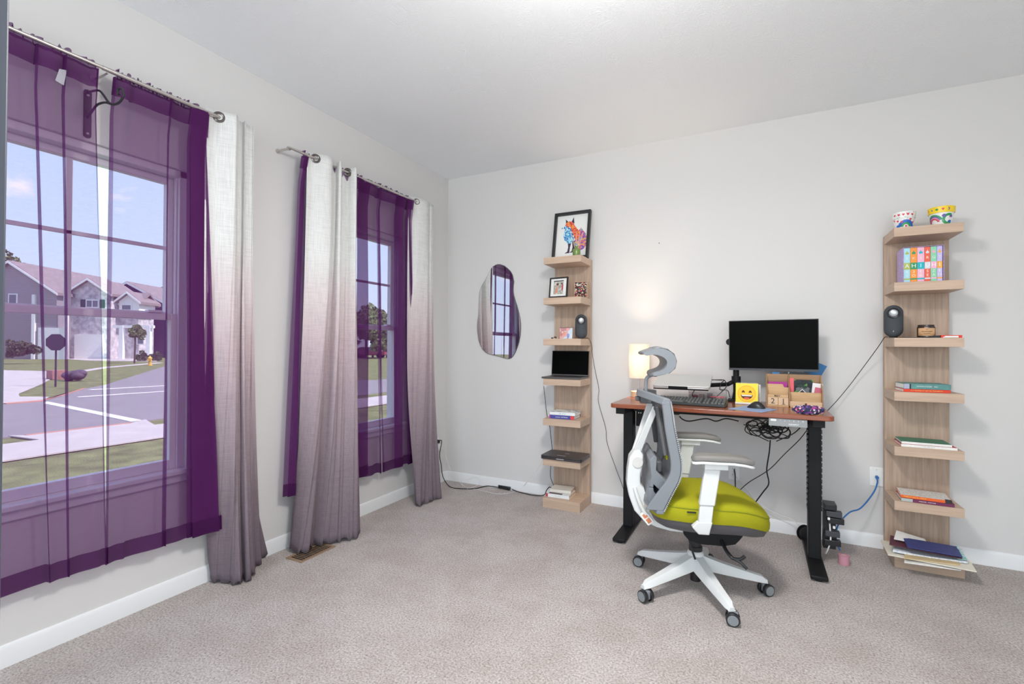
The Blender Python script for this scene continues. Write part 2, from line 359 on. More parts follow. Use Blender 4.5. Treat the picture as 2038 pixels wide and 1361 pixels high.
flat([(-15.1, 1.6), (-15.3, 1.6), (-15.4, 2.4), (-16.5, 3.25), (-18.9, 4.75), (-18.8, 4.6), (-16.35, 3.1), (-15.1, 2.3)], G+.04, 'curb_far', m_curb)
flat([(-14.9, 2.35), (-9.0, 1.82), (-9.0, 1.62), (-14.5, 2.12)], G+.03, 'road_gutter', m_line)
flat([(-18.3, 4.6), (-17.9, 7.2), (-17.75, 7.2), (-18.1, 4.6)], G+.03, 'road_stripe', m_line)
flat([(-15.75, 3.3), (-15.45, 5.8), (-15.35, 5.8), (-15.6, 3.3)], G+.031, 'road_stripe_near', m_line)
flat([(-16.4, 2.9), (-15.4, 2.4), (-15.4, -30), (-60, -40), (-66, 6.5), (-37, 8.2), (-33, 9.3), (-22.8, 4.9), (-18.4, 2.85), (-17.2, 2.5)], G+.03, 'sidewalk_far', m_conc)
flat([(-30.9, 9.1), (-36.4, 12.8), (-43.2, 19.7), (-44.3, 19.7), (-37.5, 12.9), (-32, 9.2)], G+.028, 'sidewalk_thin', m_conc)
flat([(-47, 21), (-55, 19), (-70, 21), (-76, 27), (-62, 29)], G+.025, 'driveway', m_conc)
# houses across the street; their fronts share one alignment
zc = 50
E1 = Vector((.862, .507, 0)); D1 = Vector((-.507, .862, 0))
m_side = mat('grey_siding', (.36, .33, .37), .8); m_side2 = mat('dark_blue_siding', (.10, .075, .14), .8)
m_stone = mat('pale_stone_veneer', (.55, .52, .54), .9, noise=(2.5, .35)); m_roof = mat('brown_shingle', (.27, .22, .22), .9, noise=(3, .2))
m_hwhite = mat('house_white_trim', (.85, .85, .85), .6); m_hglass = mat('house_window_glass', (.16, .18, .22), .15); m_shut = mat('green_black_shutter', (.05, .08, .08), .6)
for mt, k in ((m_side, 1.3), (m_side2, 1.3)):
    nt = mt.node_tree; b_ = nt.nodes['Principled BSDF']; tc = N(nt, 'ShaderNodeTexCoord'); wv = N(nt, 'ShaderNodeTexWave', i_Scale=k, i_Distortion=0.0, bands_direction='Z', wave_profile='SAW')
    nt.links.new(tc.outputs['Object'], wv.inputs[0]); bp = N(nt, 'ShaderNodeBump'); bp.inputs['Distance'].default_value = .04; nt.links.new(wv.outputs['Fac'], bp.inputs['Height']); nt.links.new(bp.outputs[0], b_.inputs['Normal'])
def gable(root, M, u0, u1, d0, d1, z0, ze, zr, wallm, ridge='d', over=.4):
    """block between u0..u1 and depths d0..d1 of the basis, gable roof with its ridge along depth or width"""
    MM = M @ Matrix(((1, 0, 0, 0), (0, 0, 1, 0), (0, 1, 0, 0), (0, 0, 0, 1)))  # (u, z, d)
    um = (u0+u1)/2; k = (zr-ze)/((u1-u0)/2)
    if ridge == 'd':
        B(MM).prism([(u0, z0), (u1, z0), (u1, ze), (um, zr), (u0, ze)], d0, d1).build('wall', wallm, root, smooth=False)
        rf = B(MM).prism([(u0-over, ze-over*k), (um, zr), (u1+over, ze-over*k), (u1+over, ze-over*k+.28), (um, zr+.28), (u0-over, ze-over*k+.28)], d0-over, d1+over).build('roof', m_roof, root, smooth=False)
        B(MM).prism([(u0-over, ze-over*k-.02), (um, zr-.02), (u1+over, ze-over*k-.02), (u1+over, ze-over*k+.22), (um, zr+.22), (u0-over, ze-over*k+.22)], d0-over-.06, d0-over).build('roof_trim', m_hwhite, root, smooth=False)
    else:
        dm = (d0+d1)/2; k = (zr-ze)/((d1-d0)/2)
        MD = M @ Matrix(((0, 0, 1, 0), (1, 0, 0, 0), (0, 1, 0, 0), (0, 0, 0, 1)))  # (d, z, u)
        B(MD).prism([(d0, z0), (d1, z0), (d1, ze), (dm, zr), (d0, ze)], u0, u1).build('wall', wallm, root, smooth=False)
        B(MD).prism([(d0-over, ze-over*k), (dm, zr), (d1+over, ze-over*k), (d1+over, ze-over*k+.25), (dm, zr+.25), (d0-over, ze-over*k+.25)], u0-over, u1+over).build('roof', m_roof, root, smooth=False)
        B(MD).prism([(d0-over-.06, ze-over*k), (d0-over, ze-over*k), (d0-over, ze-over*k+.25), (d0-over-.06, ze-over*k+.25)], u0-over, u1+over).build('gutter', m_hwhite, root, smooth=False)
def hbox(root, M, nm, u0, u1, z0, z1, d, th, mt):
    return B(M).box(u0, u1, d-th, d, z0, z1).build(nm, mt, root, smooth=False)
def hwin(root, M, u0, u1, z0, z1, d, shut=False):
    f = hbox(root, M, 'window', u0, u1, z0, z1, d, .10, m_hwhite); n = 2 if u1-u0 > 1.2 else 1
    for i in range(n):
        a = u0+.12+(u1-u0-.12)/n*i; c = u0+(u1-u0-.12)/n*(i+1)
        hbox(f, M, 'pane', a, c, z0+.12, z1-.12, d-.1, .02, m_hglass)
    if shut:
        for a in (u0-.55, u1+.1): hbox(root, M, 'shutter', a, a+.45, z0, z1, d, .08, m_shut)
def hM(px, depth):                # basis of a house front whose origin stands below pixel column px
    p = dep(px, 688, depth); M = Matrix.Identity(4)
    for i in range(3): M[i][0] = E1[i]; M[i][1] = D1[i]; M[i][3] = p[i]
    M[2][3] = 0; return M
def hu(px, py, M, d=0):           # (u, z) of a pixel on the front plane
    o = M.to_translation()+D1*d; dr_ = ray(px, py); t = (o-CAM).dot(D1)/dr_.dot(D1); p = CAM+dr_*t-M.to_translation(); return p.dot(E1), p.z
M1 = hM(60, 50)
h1 = thing('house', 'grey two storey house with brown shingle roof beyond the street, nearest the left window edge', 'house', M1.to_translation())
uL, _ = hu(-70, 600, M1); uR, ze = hu(113, 583, M1); uA, zr = hu(18, 524, M1)
gable(h1, M1, uL, uR, 0, 12, G, ze, zr, m_side)
u, z = hu(18, 588, M1); hwin(h1, M1, u, u+.9, z-1.0, z+.2, 0)
ua, z1_ = hu(78, 652, M1); ub, z0_ = hu(131, 706, M1); hbox(h1, M1, 'garage_door', ua, ub, G, z1_, 0, .12, m_hwhite)
for q in (68, 133): ua, _ = hu(q, 700, M1); hbox(h1, M1, 'corner_trim', ua-.15, ua+.15, G, ze-.2, 0, .2, m_hwhite)
M2 = hM(175, 52)
h2 = thing('house', 'stone fronted house with white garage door and front gable, right of the grey gabled house', 'house', M2.to_translation())
uL, ze2 = hu(138, 584, M2); uR, _ = hu(220, 584, M2); uA, zr2 = hu(188, 558, M2)
gable(h2, M2, uL, uR, 0, 4, G, ze2, zr2, m_stone)
u0, z1_ = hu(172, 596, M2); u1, z0_ = hu(198, 613, M2); hwin(h2, M2, u0, u1, z0_, z1_, 0, True)
u0, z1_ = hu(150, 666, M2); u1, _ = hu(206, 700, M2); hbox(h2, M2, 'garage_door', u0, u1, G, z1_, 0, .12, m_hwhite)
uL, ze3 = hu(215, 602, M2, 1.5); uR, _ = hu(276, 602, M2, 1.5)
gable(h2, M2, uL-1, uR, 1.5, 4, G, ze3, ze3+1.0, m_stone, ridge='u')
ua, zg = hu(241, 600, M2, 1.2); ub, _ = hu(281, 600, M2, 1.2); _, zt = hu(258, 585, M2, 1.2)
gable(h2, M2, ua, ub, .9, 3.5, zg-1.4, zg, zt, m_hwhite)
u0, z1_ = hu(241, 605, M2, .8); u1, z0_ = hu(262, 618, M2, .8); hwin(h2, M2, u0, u1, z0_, z1_, .9)
ua, z1_ = hu(226, 647, M2, -.6); ub, z0_ = hu(306, 653, M2, -.6); hbox(h2, M2, 'porch_beam', ua, ub, z0_, z1_, -.4, .3, m_hwhite)
for q in (242, 296): ua, _ = hu(q, 690, M2, -.6); hbox(h2, M2, 'porch_column', ua-.2, ua+.2, G, z1_, -.4, .35, m_hwhite)
u0, z1_ = hu(272, 661, M2, 1.4); u1, z0_ = hu(287, 686, M2, 1.4); hwin(h2, M2, u0, u1, z0_, z1_, 1.5)
M3 = hM(290, 58)
h3 = thing('house', 'dark blue house with brown roof, farthest right through the big left window', 'house', M3.to_translation())
uL, ze4 = hu(180, 606, M3); uR, ze4 = hu(332, 606, M3); _, zr4 = hu(252, 565, M3)
gable(h3, M3, uL, uR, 0, 14, G, ze4, zr4, m_side2)
# greenery
m_leaf = mat('tree_foliage', (.20, .24, .10), .9, noise=(1.2, .4)); m_bark = mat('tree_bark', (.09, .065, .05), .9)
m_bush = mat('dark_bush_foliage', (.12, .14, .07), .9, noise=(3, .4))
def blob(bm_b, c, r, n, jit, seed):
    rnd = random.Random(seed)
    for k in range(n):
        d = Vector((rnd.gauss(0, 1), rnd.gauss(0, 1), rnd.gauss(0, .8))).normalized()*rnd.uniform(.3, 1)
        s = rnd.uniform(.38, .55); q = Vector((c[0]+d.x*r[0]*.5, c[1]+d.y*r[1]*.5, c[2]+d.z*r[2]*.5))
        vv = bmesh.ops.create_icosphere(bm_b.bm, subdivisions=2, radius=1)['verts']
        for v in vv: v.co = Vector((q.x+v.co.x*r[0]*s, q.y+v.co.y*r[1]*s, q.z+v.co.z*r[2]*s))
def leaves(bm_b, c, r, n, size, seed):
    rnd = random.Random(seed); cl = []
    for k in range(26):
        d = Vector((rnd.gauss(0, 1), rnd.gauss(0, 1), rnd.gauss(0, .8))).normalized()*rnd.uniform(.35, .85); cl.append((Vector((c[0]+d.x*r[0], c[1]+d.y*r[1], c[2]+d.z*r[2])), rnd.uniform(.22, .38)))
    for k in range(n):
        q, f = rnd.choice(cl); d = Vector((rnd.gauss(0, 1), rnd.gauss(0, 1), rnd.gauss(0, 1))).normalized()*rnd.uniform(.5, 1)**.5*f
        p = Vector((q.x+d.x*r[0], q.y+d.y*r[1], q.z+d.z*r[2])); p.z = max(p.z, G+.02)
        a = Vector((rnd.gauss(0, 1), rnd.gauss(0, 1), rnd.gauss(0, 1))).normalized(); b_ = a.orthogonal().normalized(); sz = size*rnd.uniform(.6, 1.3)
        bm_b.bm.faces.new([bm_b.bm.verts.new(x) for x in (p-a*sz, p+b_*sz*.6, p+a*sz, p-b_*sz*.6)])
def tree(px, depth, h, r, label, seed, cat='tree', group=None, name='tree', trunk=True, mt=None):
    p = dep(px, 688, depth); root = thing(name, label, cat, (p.x, p.y, G), 0, group)
    b = B(); leaves(b, (p.x, p.y, G+h-r*.95), (r, r, r*.9), 2600, .075*r+.03, seed); b.build('foliage', mt or m_leaf, root, smooth=False)
    if trunk: B().tube([(p.x, p.y, G), (p.x+.1, p.y, G+h*.5), (p.x, p.y, G+h-r)], .02*h, 8).build('trunk', m_bark, root)
    return root
tree(8, 75, 17.2, 4.2, 'leafy tree rising behind the roof of the grey gabled house', 3)
tree(250, 95, 14.4, 5, 'broad green tree showing above the dark blue house, left one of the two', 4)
tree(300, 95, 14.2, 5, 'broad green tree showing above the dark blue house, right one of the two', 5)
tree(43, 38, 2.1, 1.0, 'dark rounded bush in front of the grey gabled house', 6, 'bush', name='bush', trunk=False, mt=m_bush)
for k, (q, d_) in enumerate(((283, 46), (310, 47))):
    tree(q, d_, 1.0, .7, ['low green shrub below the porch of the stone house', 'low green shrub at the foot of the dark blue house'][k], 8+k, 'shrub', name='shrub', trunk=False, mt=m_bush)
tree(268, 41, 3.4, .8, 'small young tree on the lawn before the porch', 11)
for k, (q, d_, h_, r_) in enumerate(((728, 62, 6.9, 3.2), (742, 66, 7.4, 3.0), (757, 60, 5.8, 2.6), (770, 64, 5.4, 2.6))):
    tree(q, d_, h_, r_, ['leafy tree far off through the small right window, leftmost of four', 'tallest leafy tree far off through the small right window, second of four from the left', 'leafy tree far off through the small right window, third of four from the left', 'lowest leafy tree far off through the small right window, rightmost of four'][k], 20+k, group='trees beyond the right window')
# stop sign seen from the side street
p = Vector((-20.93, 4.64, G)); sg = thing('street_sign', 'dark octagonal street sign on a thin pole by the kerb', 'street sign', p)
sc = dep(111, 681, (p-CAM).dot(fw)); Ms = basis(sc, rt, (0, 0, 1))
m_sign = mat('sign_metal', (.035, .03, .045), .6)
B(Ms).prism([(.40*math.cos(R(22.5+45*i)), .33*math.sin(R(22.5+45*i))) for i in range(8)], -.008, .008).build('sign_panel', m_sign, sg, smooth=False)
B().cyl((sc.x-.03, sc.y+.02, G), (sc.x-.03, sc.y+.02, sc.z+.25), .03).build('pole', m_sign, sg)
p = Vector((-38.6, 16.4, G)); hy = thing('fire_hydrant', 'small yellow fire hydrant on the kerb across the side street', 'fire hydrant', p)
m_hyd = mat('hydrant_yellow', (.75, .45, .06), .5)
B().lathe(p, [(.16, 0), (.16, .06), (.11, .08), (.11, .5), (.15, .52), (.15, .56), (.11, .6), (.05, .7), (.02, .75)], 16).build('barrel', m_hyd, hy)
B().cyl(p+Vector((-.2, 0, .42)), p+Vector((.2, 0, .42)), .05).cyl(p+Vector((0, -.18, .42)), p+Vector((0, 0, .42)), .06).build('nozzle', m_hyd, hy)
m_boul = mat('dark_boulder', (.10, .075, .10), .8, noise=(4, .3)); m_brick = mat('red_brick', (.35, .17, .14), .9, noise=(6, .3))
for k, (q, r_) in enumerate(((137, .42), (156, .46))):
    c = at(q, 758, 'z', G); bo = B(); blob(bo, (c.x, c.y, G+r_*.55), (r_, r_, r_*.7), 14, .08, 40+k)
    tag(bo.build('boulder', m_boul), ['rounded dark boulder on the kerb island, next to low brick pillar', 'rounded dark boulder on the kerb island, right one'][k], 'boulder', 'boulders on the kerb island')
c = at(112, 755, 'z', G); tag(B().box(c.x-.3, c.x+.3, c.y-.25, c.y+.25, G, G+.42).build('brick_pillar', m_brick, bevel=.02), 'low red brick pillar beside the dark boulders', 'pillar')
# parked car, far away through the right window
c = at(737, 712, 'z', G); car = thing('car', 'small red car parked far off, seen through the right window', 'car', (c.x, c.y, G))
m_car = mat('red_car_paint', (.35, .03, .06), .3, coat=.5)
Mc = basis(Vector((c.x, c.y, G)), rt, (0, 0, 1))
B(Mc).prism([(-2.1, .35), (2.1, .35), (2.15, .8), (1.2, .95), (.6, 1.4), (-1.1, 1.42), (-1.9, .95), (-2.15, .85)], -.85, .85).build('car_body', m_car, car, bevel=.08)
B(Mc).prism([(-1.2, .95), (1.0, .95), (.5, 1.33), (-1.0, 1.35)], -.87, .87).build('car_window', m_hglass, car, smooth=False)
for a in (-1.3, 1.35):
    for s in (-.8, .8): B(Mc).cyl((a, .33, s-.1), (a, .33, s+.1), .33).build('wheel', m_black, car)
# ================================================================== CURTAINS
RODX, RODZ = .11, 2.365
def rod(label, ya, yb, joint):
    root = thing('curtain_rod', label, 'curtain rod', (0, (ya+yb)/2, RODZ))
    def end(y, s): return [(.004, y+s*.02, RODZ), (.05, y+s*.018, RODZ), (.09, y+s*.008, RODZ), (RODX, y-s*.02, RODZ)]
    B().tube(end(ya, -1)+[(RODX, joint, RODZ)], .0075, 12, smooth=6).build('rod', m_nickel, root)
    B().tube([(RODX, joint-.02, RODZ)]+end(yb, 1)[::-1], .0095, 12, smooth=6).build('rod_sleeve', m_nickel, root)
    for y, s in ((ya, -1), (yb, 1)):
        B().cyl((.001, y+s*.02, RODZ), (.008, y+s*.02, RODZ), .013).build('wall_flange', m_nickel, root)
    B().cyl((.001, joint, RODZ-.012), (.006, joint, RODZ-.012), .02).tube([(.005, joint, RODZ-.012), (.07, joint, RODZ-.014), (RODX, joint, RODZ-.012)], .004).build('centre_bracket', m_nickel, root)
rod('brushed nickel curtain rod over the left window', -3.20, -2.175, -2.64)
rod('brushed nickel curtain rod with bent end over the right window', -1.74, -.575, -1.16)
def ycol(px, py, x=.09): q = at(px, py, 'x', x); return q.y
def sheer(name_label, cols, ztop, zbots, xoff=0, ruffle=True):
    """cols: (y at the rod, y at the hem, x offset) in order along the cloth; folds double back, so overlaps show darker"""
    root = thing('sheer_curtain', name_label, 'curtain', (RODX, (cols[0][0]+cols[-1][0])/2, ztop), 0, 'purple sheer curtains')
    nz = 40; sub = 5; n = (len(cols)-1)*sub+1
    def colat(i, t, rnd):
        a = min(i//sub, len(cols)-2); f = i/sub-a; c0, c1 = cols[a], cols[a+1]
        e = t
        y = (c0[0]+(c1[0]-c0[0])*f)*(1-e)+(c0[1]+(c1[1]-c0[1])*f)*e
        x = RODX-.014-.030*min(1, t*12)+(c0[2]+(c1[2]-c0[2])*f)+.006*math.sin(i*.9+t*3)+.004*math.sin(7*t+i*.35)
        return x+xoff, y
    zb = lambda f: zbots[0]+(zbots[1]-zbots[0])*f
    def grid(z_from, z_to, rows, dx=0):
        b = B(); g = []
        for r in range(rows+1):
            row = []
            for i in range(n):
                f = i/(n-1); zt, zbv = z_from(f), z_to(f); z = zt+(zbv-zt)*r/rows
                t = (ztop-z)/(ztop-.29); x, y = colat(i, max(0, t), None)
                row.append(b._v((x+dx, y, z)))
            g.append(row)
        for r in range(rows):
            for i in range(n-1): b.bm.faces.new((g[r][i], g[r][i+1], g[r+1][i+1], g[r+1][i]))
        return b
    grid(lambda f: ztop-.012, zb, nz).build('curtain_panel', m_sheer, root)
    grid(lambda f: zb(f)+.07, lambda f: zb(f)-.001, 4, .0025).build('hem', m_hem, root)
    grid(lambda f: ztop-.012, lambda f: ztop-.085, 4, -.005).build('rod_pocket', m_hem, root)
    if ruffle:
        b = B(); g = []; rows = 5; nn = (n-1)*4+1; rnd = random.Random(len(cols))
        for r in range(rows+1):
            row = []
            for i in range(nn):
                ii = i/4; x, y0 = colat(int(ii), 0, None)
                ya, yb = cols[0][0], cols[-1][0]; y = ya+(yb-ya)*i/(nn-1)
                t = r/rows
                row.append(b._v((RODX-.014+.009*math.sin(i*.55)*(.4+t)+.003*math.sin(i*.23), y+.004*math.sin(i*.7+r), ztop-.02+t*(.034+.008*math.sin(i*.21)+.005*math.sin(i*.43)))))
            g.append(row)
        for r in range(rows):
            for i in range(nn-1): b.bm.faces.new((g[r][i], g[r][i+1], g[r+1][i+1], g[r+1][i]))
        b.build('heading_ruffle', m_hem, root)
    return root
def cols_px(lst, ztop_row, zbot_row):
    """(px at the rod, px at the hem, x offset); a pixel column read at the row of the rod and at the row of the hem"""
    out = []
    for a, c, dx in lst:
        ya = at(a, 300, 'x', .072).y; yb = at(c, 1000, 'x', .072).y
        out.append((ya, yb, dx))
    return out
def row(ytop, ybot):
    return ytop, ybot
# left sheer of the left window: creases at three places, its left part runs on beyond the picture
yL = -3.16
L = cols_px([(60, 96, 0), (66, 102, .012), (62, 98, .006), (117, 135, .01), (121, 139, .022), (118, 136, .004), (172, 192, .0), (186, 212, .014), (183, 209, .02)], 0, 0)
cols = [(yL, yL-.03, 0), (yL+.1, yL+.06, .02)]+L
sc1 = sheer('purple sheer curtain nearest the dark door, left half of the left window', cols, RODZ+.002, (.292, .287))
qa, qb, qc, qd = at(118, 137, 'x', .105), at(133, 140, 'x', .105), at(127, 170, 'x', .105), at(110, 160, 'x', .105)
B().loft([[q_-Vector((.0006, 0, 0)) for q_ in (qa, qb, qc, qd)], [qa, qb, qc, qd]]).build('care_tag', sheermat('white_tag', (1, 1, 1), .55, (.7, .7, .75)), sc1, smooth=False, label='small white care tag')
L = cols_px([(222.5, 214, .012), (219.5, 210.5, 0), (252, 240, .008), (262, 252, .0), (330, 322, .008), (334, 327, .02), (331, 324, .01), (368, 368, 0), (404, 436, .03), (370, 372, .012), (400, 430, .034), (374, 378, .02), (398, 426, .045), (388, 414, .02)], 0, 0)
sheer('purple sheer curtain bunched against the white linen curtain, right half of the left window', L, RODZ+.002, (.287, .281))
L = cols_px([(596, 562, 0), (606, 582, .02), (600, 572, .01), (640, 640, 0), (690, 690, .02), (712, 712, .03), (730, 732, .015), (712, 706, .0), (731, 733, .02), (745, 752, .0), (752, 757, .02), (748, 753, .01)], 0, 0)
sheer('purple sheer curtain half hidden behind a linen curtain, left half of the right window', L, RODZ+.002, (.335, .285))
L = cols_px([(750, 762, .015), (754, 760, .0), (786, 785, .02), (797, 797, .03), (786, 784, .0), (795, 796, .014), (806, 806, .0), (811, 820, .03), (804, 806, .02), (812, 822, .045)], 0, 0)
sheer('purple sheer curtain with dark folds, right half of the right window', L, RODZ+.002, (.288, .292))
def drape(label, top, bot, grom, hem_z=.012, seed=1, flare=2.0):
    """top / bot: plan outline (x, y) of the cloth at the rod and at the floor, same number of points"""
    zt = RODZ+.032
    cx = (top[0][0]+top[-1][0])/2; cy = (top[0][1]+top[-1][1])/2
    root = thing('linen_curtain', label, 'curtain', (cx, cy, 0), 0, 'ombre linen curtains')
    T = spline([Vector((x, y, 0)) for x, y in top], 8); Bt = spline([Vector((x, y, 0)) for x, y in bot], 8)
    n = len(T); nz = 60; rnd = random.Random(seed); ph = rnd.uniform(0, 6)
    b = B(); g = []
    for r in range(nz+1):
        t = r/nz; z = zt+(hem_z-zt)*t
        e = t**flare; row = []
        for i in range(n):
            p = T[i].lerp(Bt[i], e)
            wob = .006*math.sin(5*t+i*.31+ph)*min(1, t*2)+.004*math.sin(13*t+i*.7+ph)*t
            zz = z+(.012*math.sin(i*.45+ph)*t**6)
            row.append(b._v((max(.02, p.x+wob), p.y+wob*.4, max(.004, zz))))
        g.append(row)
    for r in range(nz):
        for i in range(n-1): b.bm.faces.new((g[r][i], g[r][i+1], g[r+1][i+1], g[r+1][i]))
    b.build('curtain_panel', m_linen, root, solid=.0025)
    for (gx, gy, yaw) in grom:
        o = Matrix.Translation((gx, gy, RODZ)) @ Matrix.Rotation(yaw, 4, 'Z') @ Matrix.Rotation(R(90), 4, 'X')
        rb = B(o); k = 28; rings = []
        prof = [(.015, -.007), (.020, -.010), (.028, -.006), (.028, .006), (.020, .010), (.015, .007)]
        vs_ = [[rb._v((rr*math.cos(2*math.pi*i/k), rr*math.sin(2*math.pi*i/k), z)) for i in range(k)] for rr, z in prof]
        for a in range(6):
            A, Bq = vs_[a], vs_[(a+1) % 6]
            for i in range(k): rb.bm.faces.new((A[i], A[(i+1) % k], Bq[(i+1) % k], Bq[i]))
        rb.build('grommet', m_bronze, root)
    return root
# plan outlines; cloth zigzags across the rod through its grommets
def tx(lst): return [(x, at(px, 350, 'x', x).y) for x, px in lst]
def fl(lst): return [tuple(at(px, py, 'z', .012))[:2] for px, py in lst]
drape('white to mauve linen curtain hanging right of the left window',
      tx([(0.101, 407), (0.101, 425), (0.125, 445), (0.145, 462), (0.150, 470), (0.120, 472), (0.101, 469), (0.101, 472), (0.101, 482), (0.130, 487), (0.110, 488), (0.101, 486), (0.101, 490), (0.101, 500), (0.115, 504), (0.101, 504), (0.101, 500)]),
      fl([(420, 1150), (421, 1156), (432, 1157), (444, 1157), (456, 1159), (466, 1162), (476, 1161), (480, 1155), (485, 1152), (492, 1156), (499, 1153), (502, 1146), (506, 1136), (512, 1126), (518, 1118), (522, 1110), (520, 1100)]),
      [(RODX, at(436, 240, 'x', RODX).y, R(62))], seed=2, flare=3.5)
drape('white to mauve linen curtain over the left part of the right window',
      tx([(0.101, 611), (0.101, 622), (0.130, 640), (0.150, 655), (0.140, 661), (0.101, 658), (0.101, 661), (0.101, 668), (0.150, 676), (0.145, 680), (0.101, 679), (0.101, 684), (0.101, 692), (0.130, 700), (0.155, 707), (0.150, 710), (0.101, 708)]),
      fl([(577, 1090), (580, 1096), (590, 1101), (600, 1101), (612, 1099), (618, 1092), (622, 1086), (632, 1085), (645, 1084), (658, 1081), (670, 1079), (680, 1077), (690, 1075), (700, 1073), (708, 1071), (714, 1066), (712, 1058)]),
      [(RODX, at(628, 317, 'x', RODX).y, R(60)), (RODX, at(692, 342, 'x', RODX).y, R(62))], seed=5, hem_z=.02)
drape('white to mauve linen curtain nearest the corner of the room',
      tx([(0.101, 813), (0.101, 822), (0.125, 835), (0.140, 848), (0.130, 853), (0.101, 853), (0.120, 858), (0.110, 862), (0.101, 863), (0.101, 862)]),
      fl([(826, 1001), (830, 1005), (835, 1006), (842, 1002), (850, 1000), (856, 998), (864, 994), (871, 992), (878, 987), (876, 976)]),
      [(RODX, at(829, 402, 'x', RODX).y, R(65))], seed=9, flare=4.0)
# plant hook
hk = thing('plant_hook', 'black wrought iron scroll plant hook screwed to the wall between the purple sheers', 'hook', (0, -2.665, 2.1))
m_iron = mat('wrought_iron', (.02, .02, .024), .5, bump=(90, .3, .001))
yh = -2.665
B(basis((0.0005, yh, 2.1), (0, 1, 0), (0, 0, 1))).prism([(-.013, 0), (-.010, -.007), (0, -.010), (.010, -.007), (.013, 0), (.013, .185), (.010, .192), (0, .195), (-.010, .192), (-.013, .185)], 0, .006).build('back_plate', m_iron, hk)
def hp(px, py): q = at(px, py, 'y', yh); return (max(.006, q.x), yh, q.z)
B().tube([(.005, yh, 2.285), hp(196, 180), hp(206, 189), hp(216, 203), hp(226, 208), hp(238, 203), hp(246, 190), hp(244, 178), hp(238, 176), hp(235, 181), hp(237, 188)], .0045, 8, smooth=6).build('scroll_arm', m_iron, hk)
B().tube([(.005, yh, 2.175), hp(190, 212), hp(199, 206), hp(210, 204), hp(220, 207)], .0045, 8, smooth=6).build('brace', m_iron, hk)
for z_ in (2.108, 2.27): B().ell((.008, yh, z_), (.004, .006, .006), 10, 6).build('screw', m_nickel, hk)
# ================================================================== FLOOR VENT, WALL PLATES
fv = thing('floor_vent', 'brown metal floor vent in the carpet under the linen curtain', 'vent', (.19, -1.66, 0))
m_vent = mat('tan_vent_metal', (.30, .20, .13), .5)
b = B().box(.13, .145, -1.78, -1.53, .0, .006).box(.245, .26, -1.78, -1.53, .0, .006).box(.145, .245, -1.78, -1.765, 0, .006).box(.145, .245, -1.545, -1.53, 0, .006)
b.build('vent_frame', m_vent, fv, bevel=.001)
B().box(.145, .245, -1.765, -1.545, .0, .0012).build('vent_duct', m_black, fv)
for k in range(14): B().box(.145, .245, -1.762+k*.0158, -1.759+k*.0158, .0012, .0045).build('louvre', m_vent, fv)
def plate(label, px0, py0, px1, py1, kind):
    a = at(px0, py0, 'y', -.002); c = at(px1, py1, 'y', -.002); xm = (a.x+c.x)/2; zm = (a.z+c.z)/2
    hw, hh = .036, .058
    root = thing('wall_plate', label, 'wall outlet', (xm, 0, zm))
    B().box(xm-hw, xm+hw, -.006, 0, zm-hh, zm+hh).build('cover', m_white, root, bevel=.003)
    for s in (-1, 1):
        B().cyl((xm, -.0075, zm+s*.042 if kind == 'jack' else zm+s*.0), (xm, -.006, zm+s*.042 if kind == 'jack' else zm), .0035).build('screw', m_nickel if kind == 'jack' else m_white, root)
        if kind == 'duplex':
            f = B(basis((xm, -.006, zm+s*.02), (1, 0, 0), (0, 0, 1))).prism([(.0165*math.cos(t), .0145*math.sin(t)) for t in [R(10*i) for i in range(36)]], -.0005, .0025).build('socket', m_white, root)
            B().box(xm-.008, xm-.006, -.0096, -.008, zm+s*.02-.004, zm+s*.02+.006).box(xm+.006, xm+.008, -.0096, -.008, zm+s*.02-.004, zm+s*.02+.006).build('slot', m_black, f)
    return xm, zm
xj, zj = plate('white wall plate with a blue network cable, left of the right shelf tower', 1731, 930, 1758, 967, 'jack')
xo, zo = plate('white power outlet on the wall under the desk', 1447, 929, 1474, 948, 'duplex')
# outlet on the left wall near the corner with a white charger
q = at(869, 884, 'x', .003)
ol = thing('wall_plate', 'white power outlet on the window wall beside the corner', 'wall outlet', (0, q.y, q.z))
B().box(0, .006, q.y-.036, q.y+.036, q.z-.058, q.z+.058).build('cover', m_white, ol, bevel=.003)
B().cyl((.006, q.y, q.z), (.008, q.y, q.z), .004).build('screw', m_white, ol)
ch = thing('phone_charger', 'white plug charger in the outlet beside the corner', 'charger', (.02, q.y, q.z))
B().box(.0065, .045, q.y-.02, q.y+.02, q.z-.045, q.z+.005).build('charger_body', m_white, ch, bevel=.004)
B().box(.0065, .03, q.y-.014, q.y+.014, q.z+.012, q.z+.04).build('plug', m_cable, ch, bevel=.003)
# ================================================================== MIRROR
pts = [(0.55, 1.927), (0.59, 1.912), (0.624, 1.887), (0.652, 1.86), (0.672, 1.828), (0.686, 1.77), (0.681, 1.73), (0.68, 1.695), (0.687, 1.65), (0.702, 1.604), (0.718, 1.56), (0.732, 1.513), (0.746, 1.46), (0.753, 1.407), (0.753, 1.355), (0.749, 1.31), (0.738, 1.255), (0.721, 1.206), (0.704, 1.168), (0.684, 1.138), (0.664, 1.117), (0.637, 1.109), (0.61, 1.114), (0.551, 1.128), (0.481, 1.142), (0.44, 1.150), (0.41, 1.165), (0.378, 1.192), (0.355, 1.227), (0.34, 1.265), (0.332, 1.305), (0.324, 1.35), (0.322, 1.399), (0.327, 1.445), (0.335, 1.492), (0.338, 1.55), (0.34, 1.617), (0.341, 1.66), (0.347, 1.703), (0.360, 1.735), (0.378, 1.764), (0.40, 1.795), (0.423, 1.831), (0.440, 1.862), (0.458, 1.891), (0.478, 1.911), (0.502, 1.923), (0.525, 1.929)]
mir = thing('wall_mirror', 'frameless wavy pebble shaped mirror hung on the back wall', 'mirror', (.54, 0, 1.1))
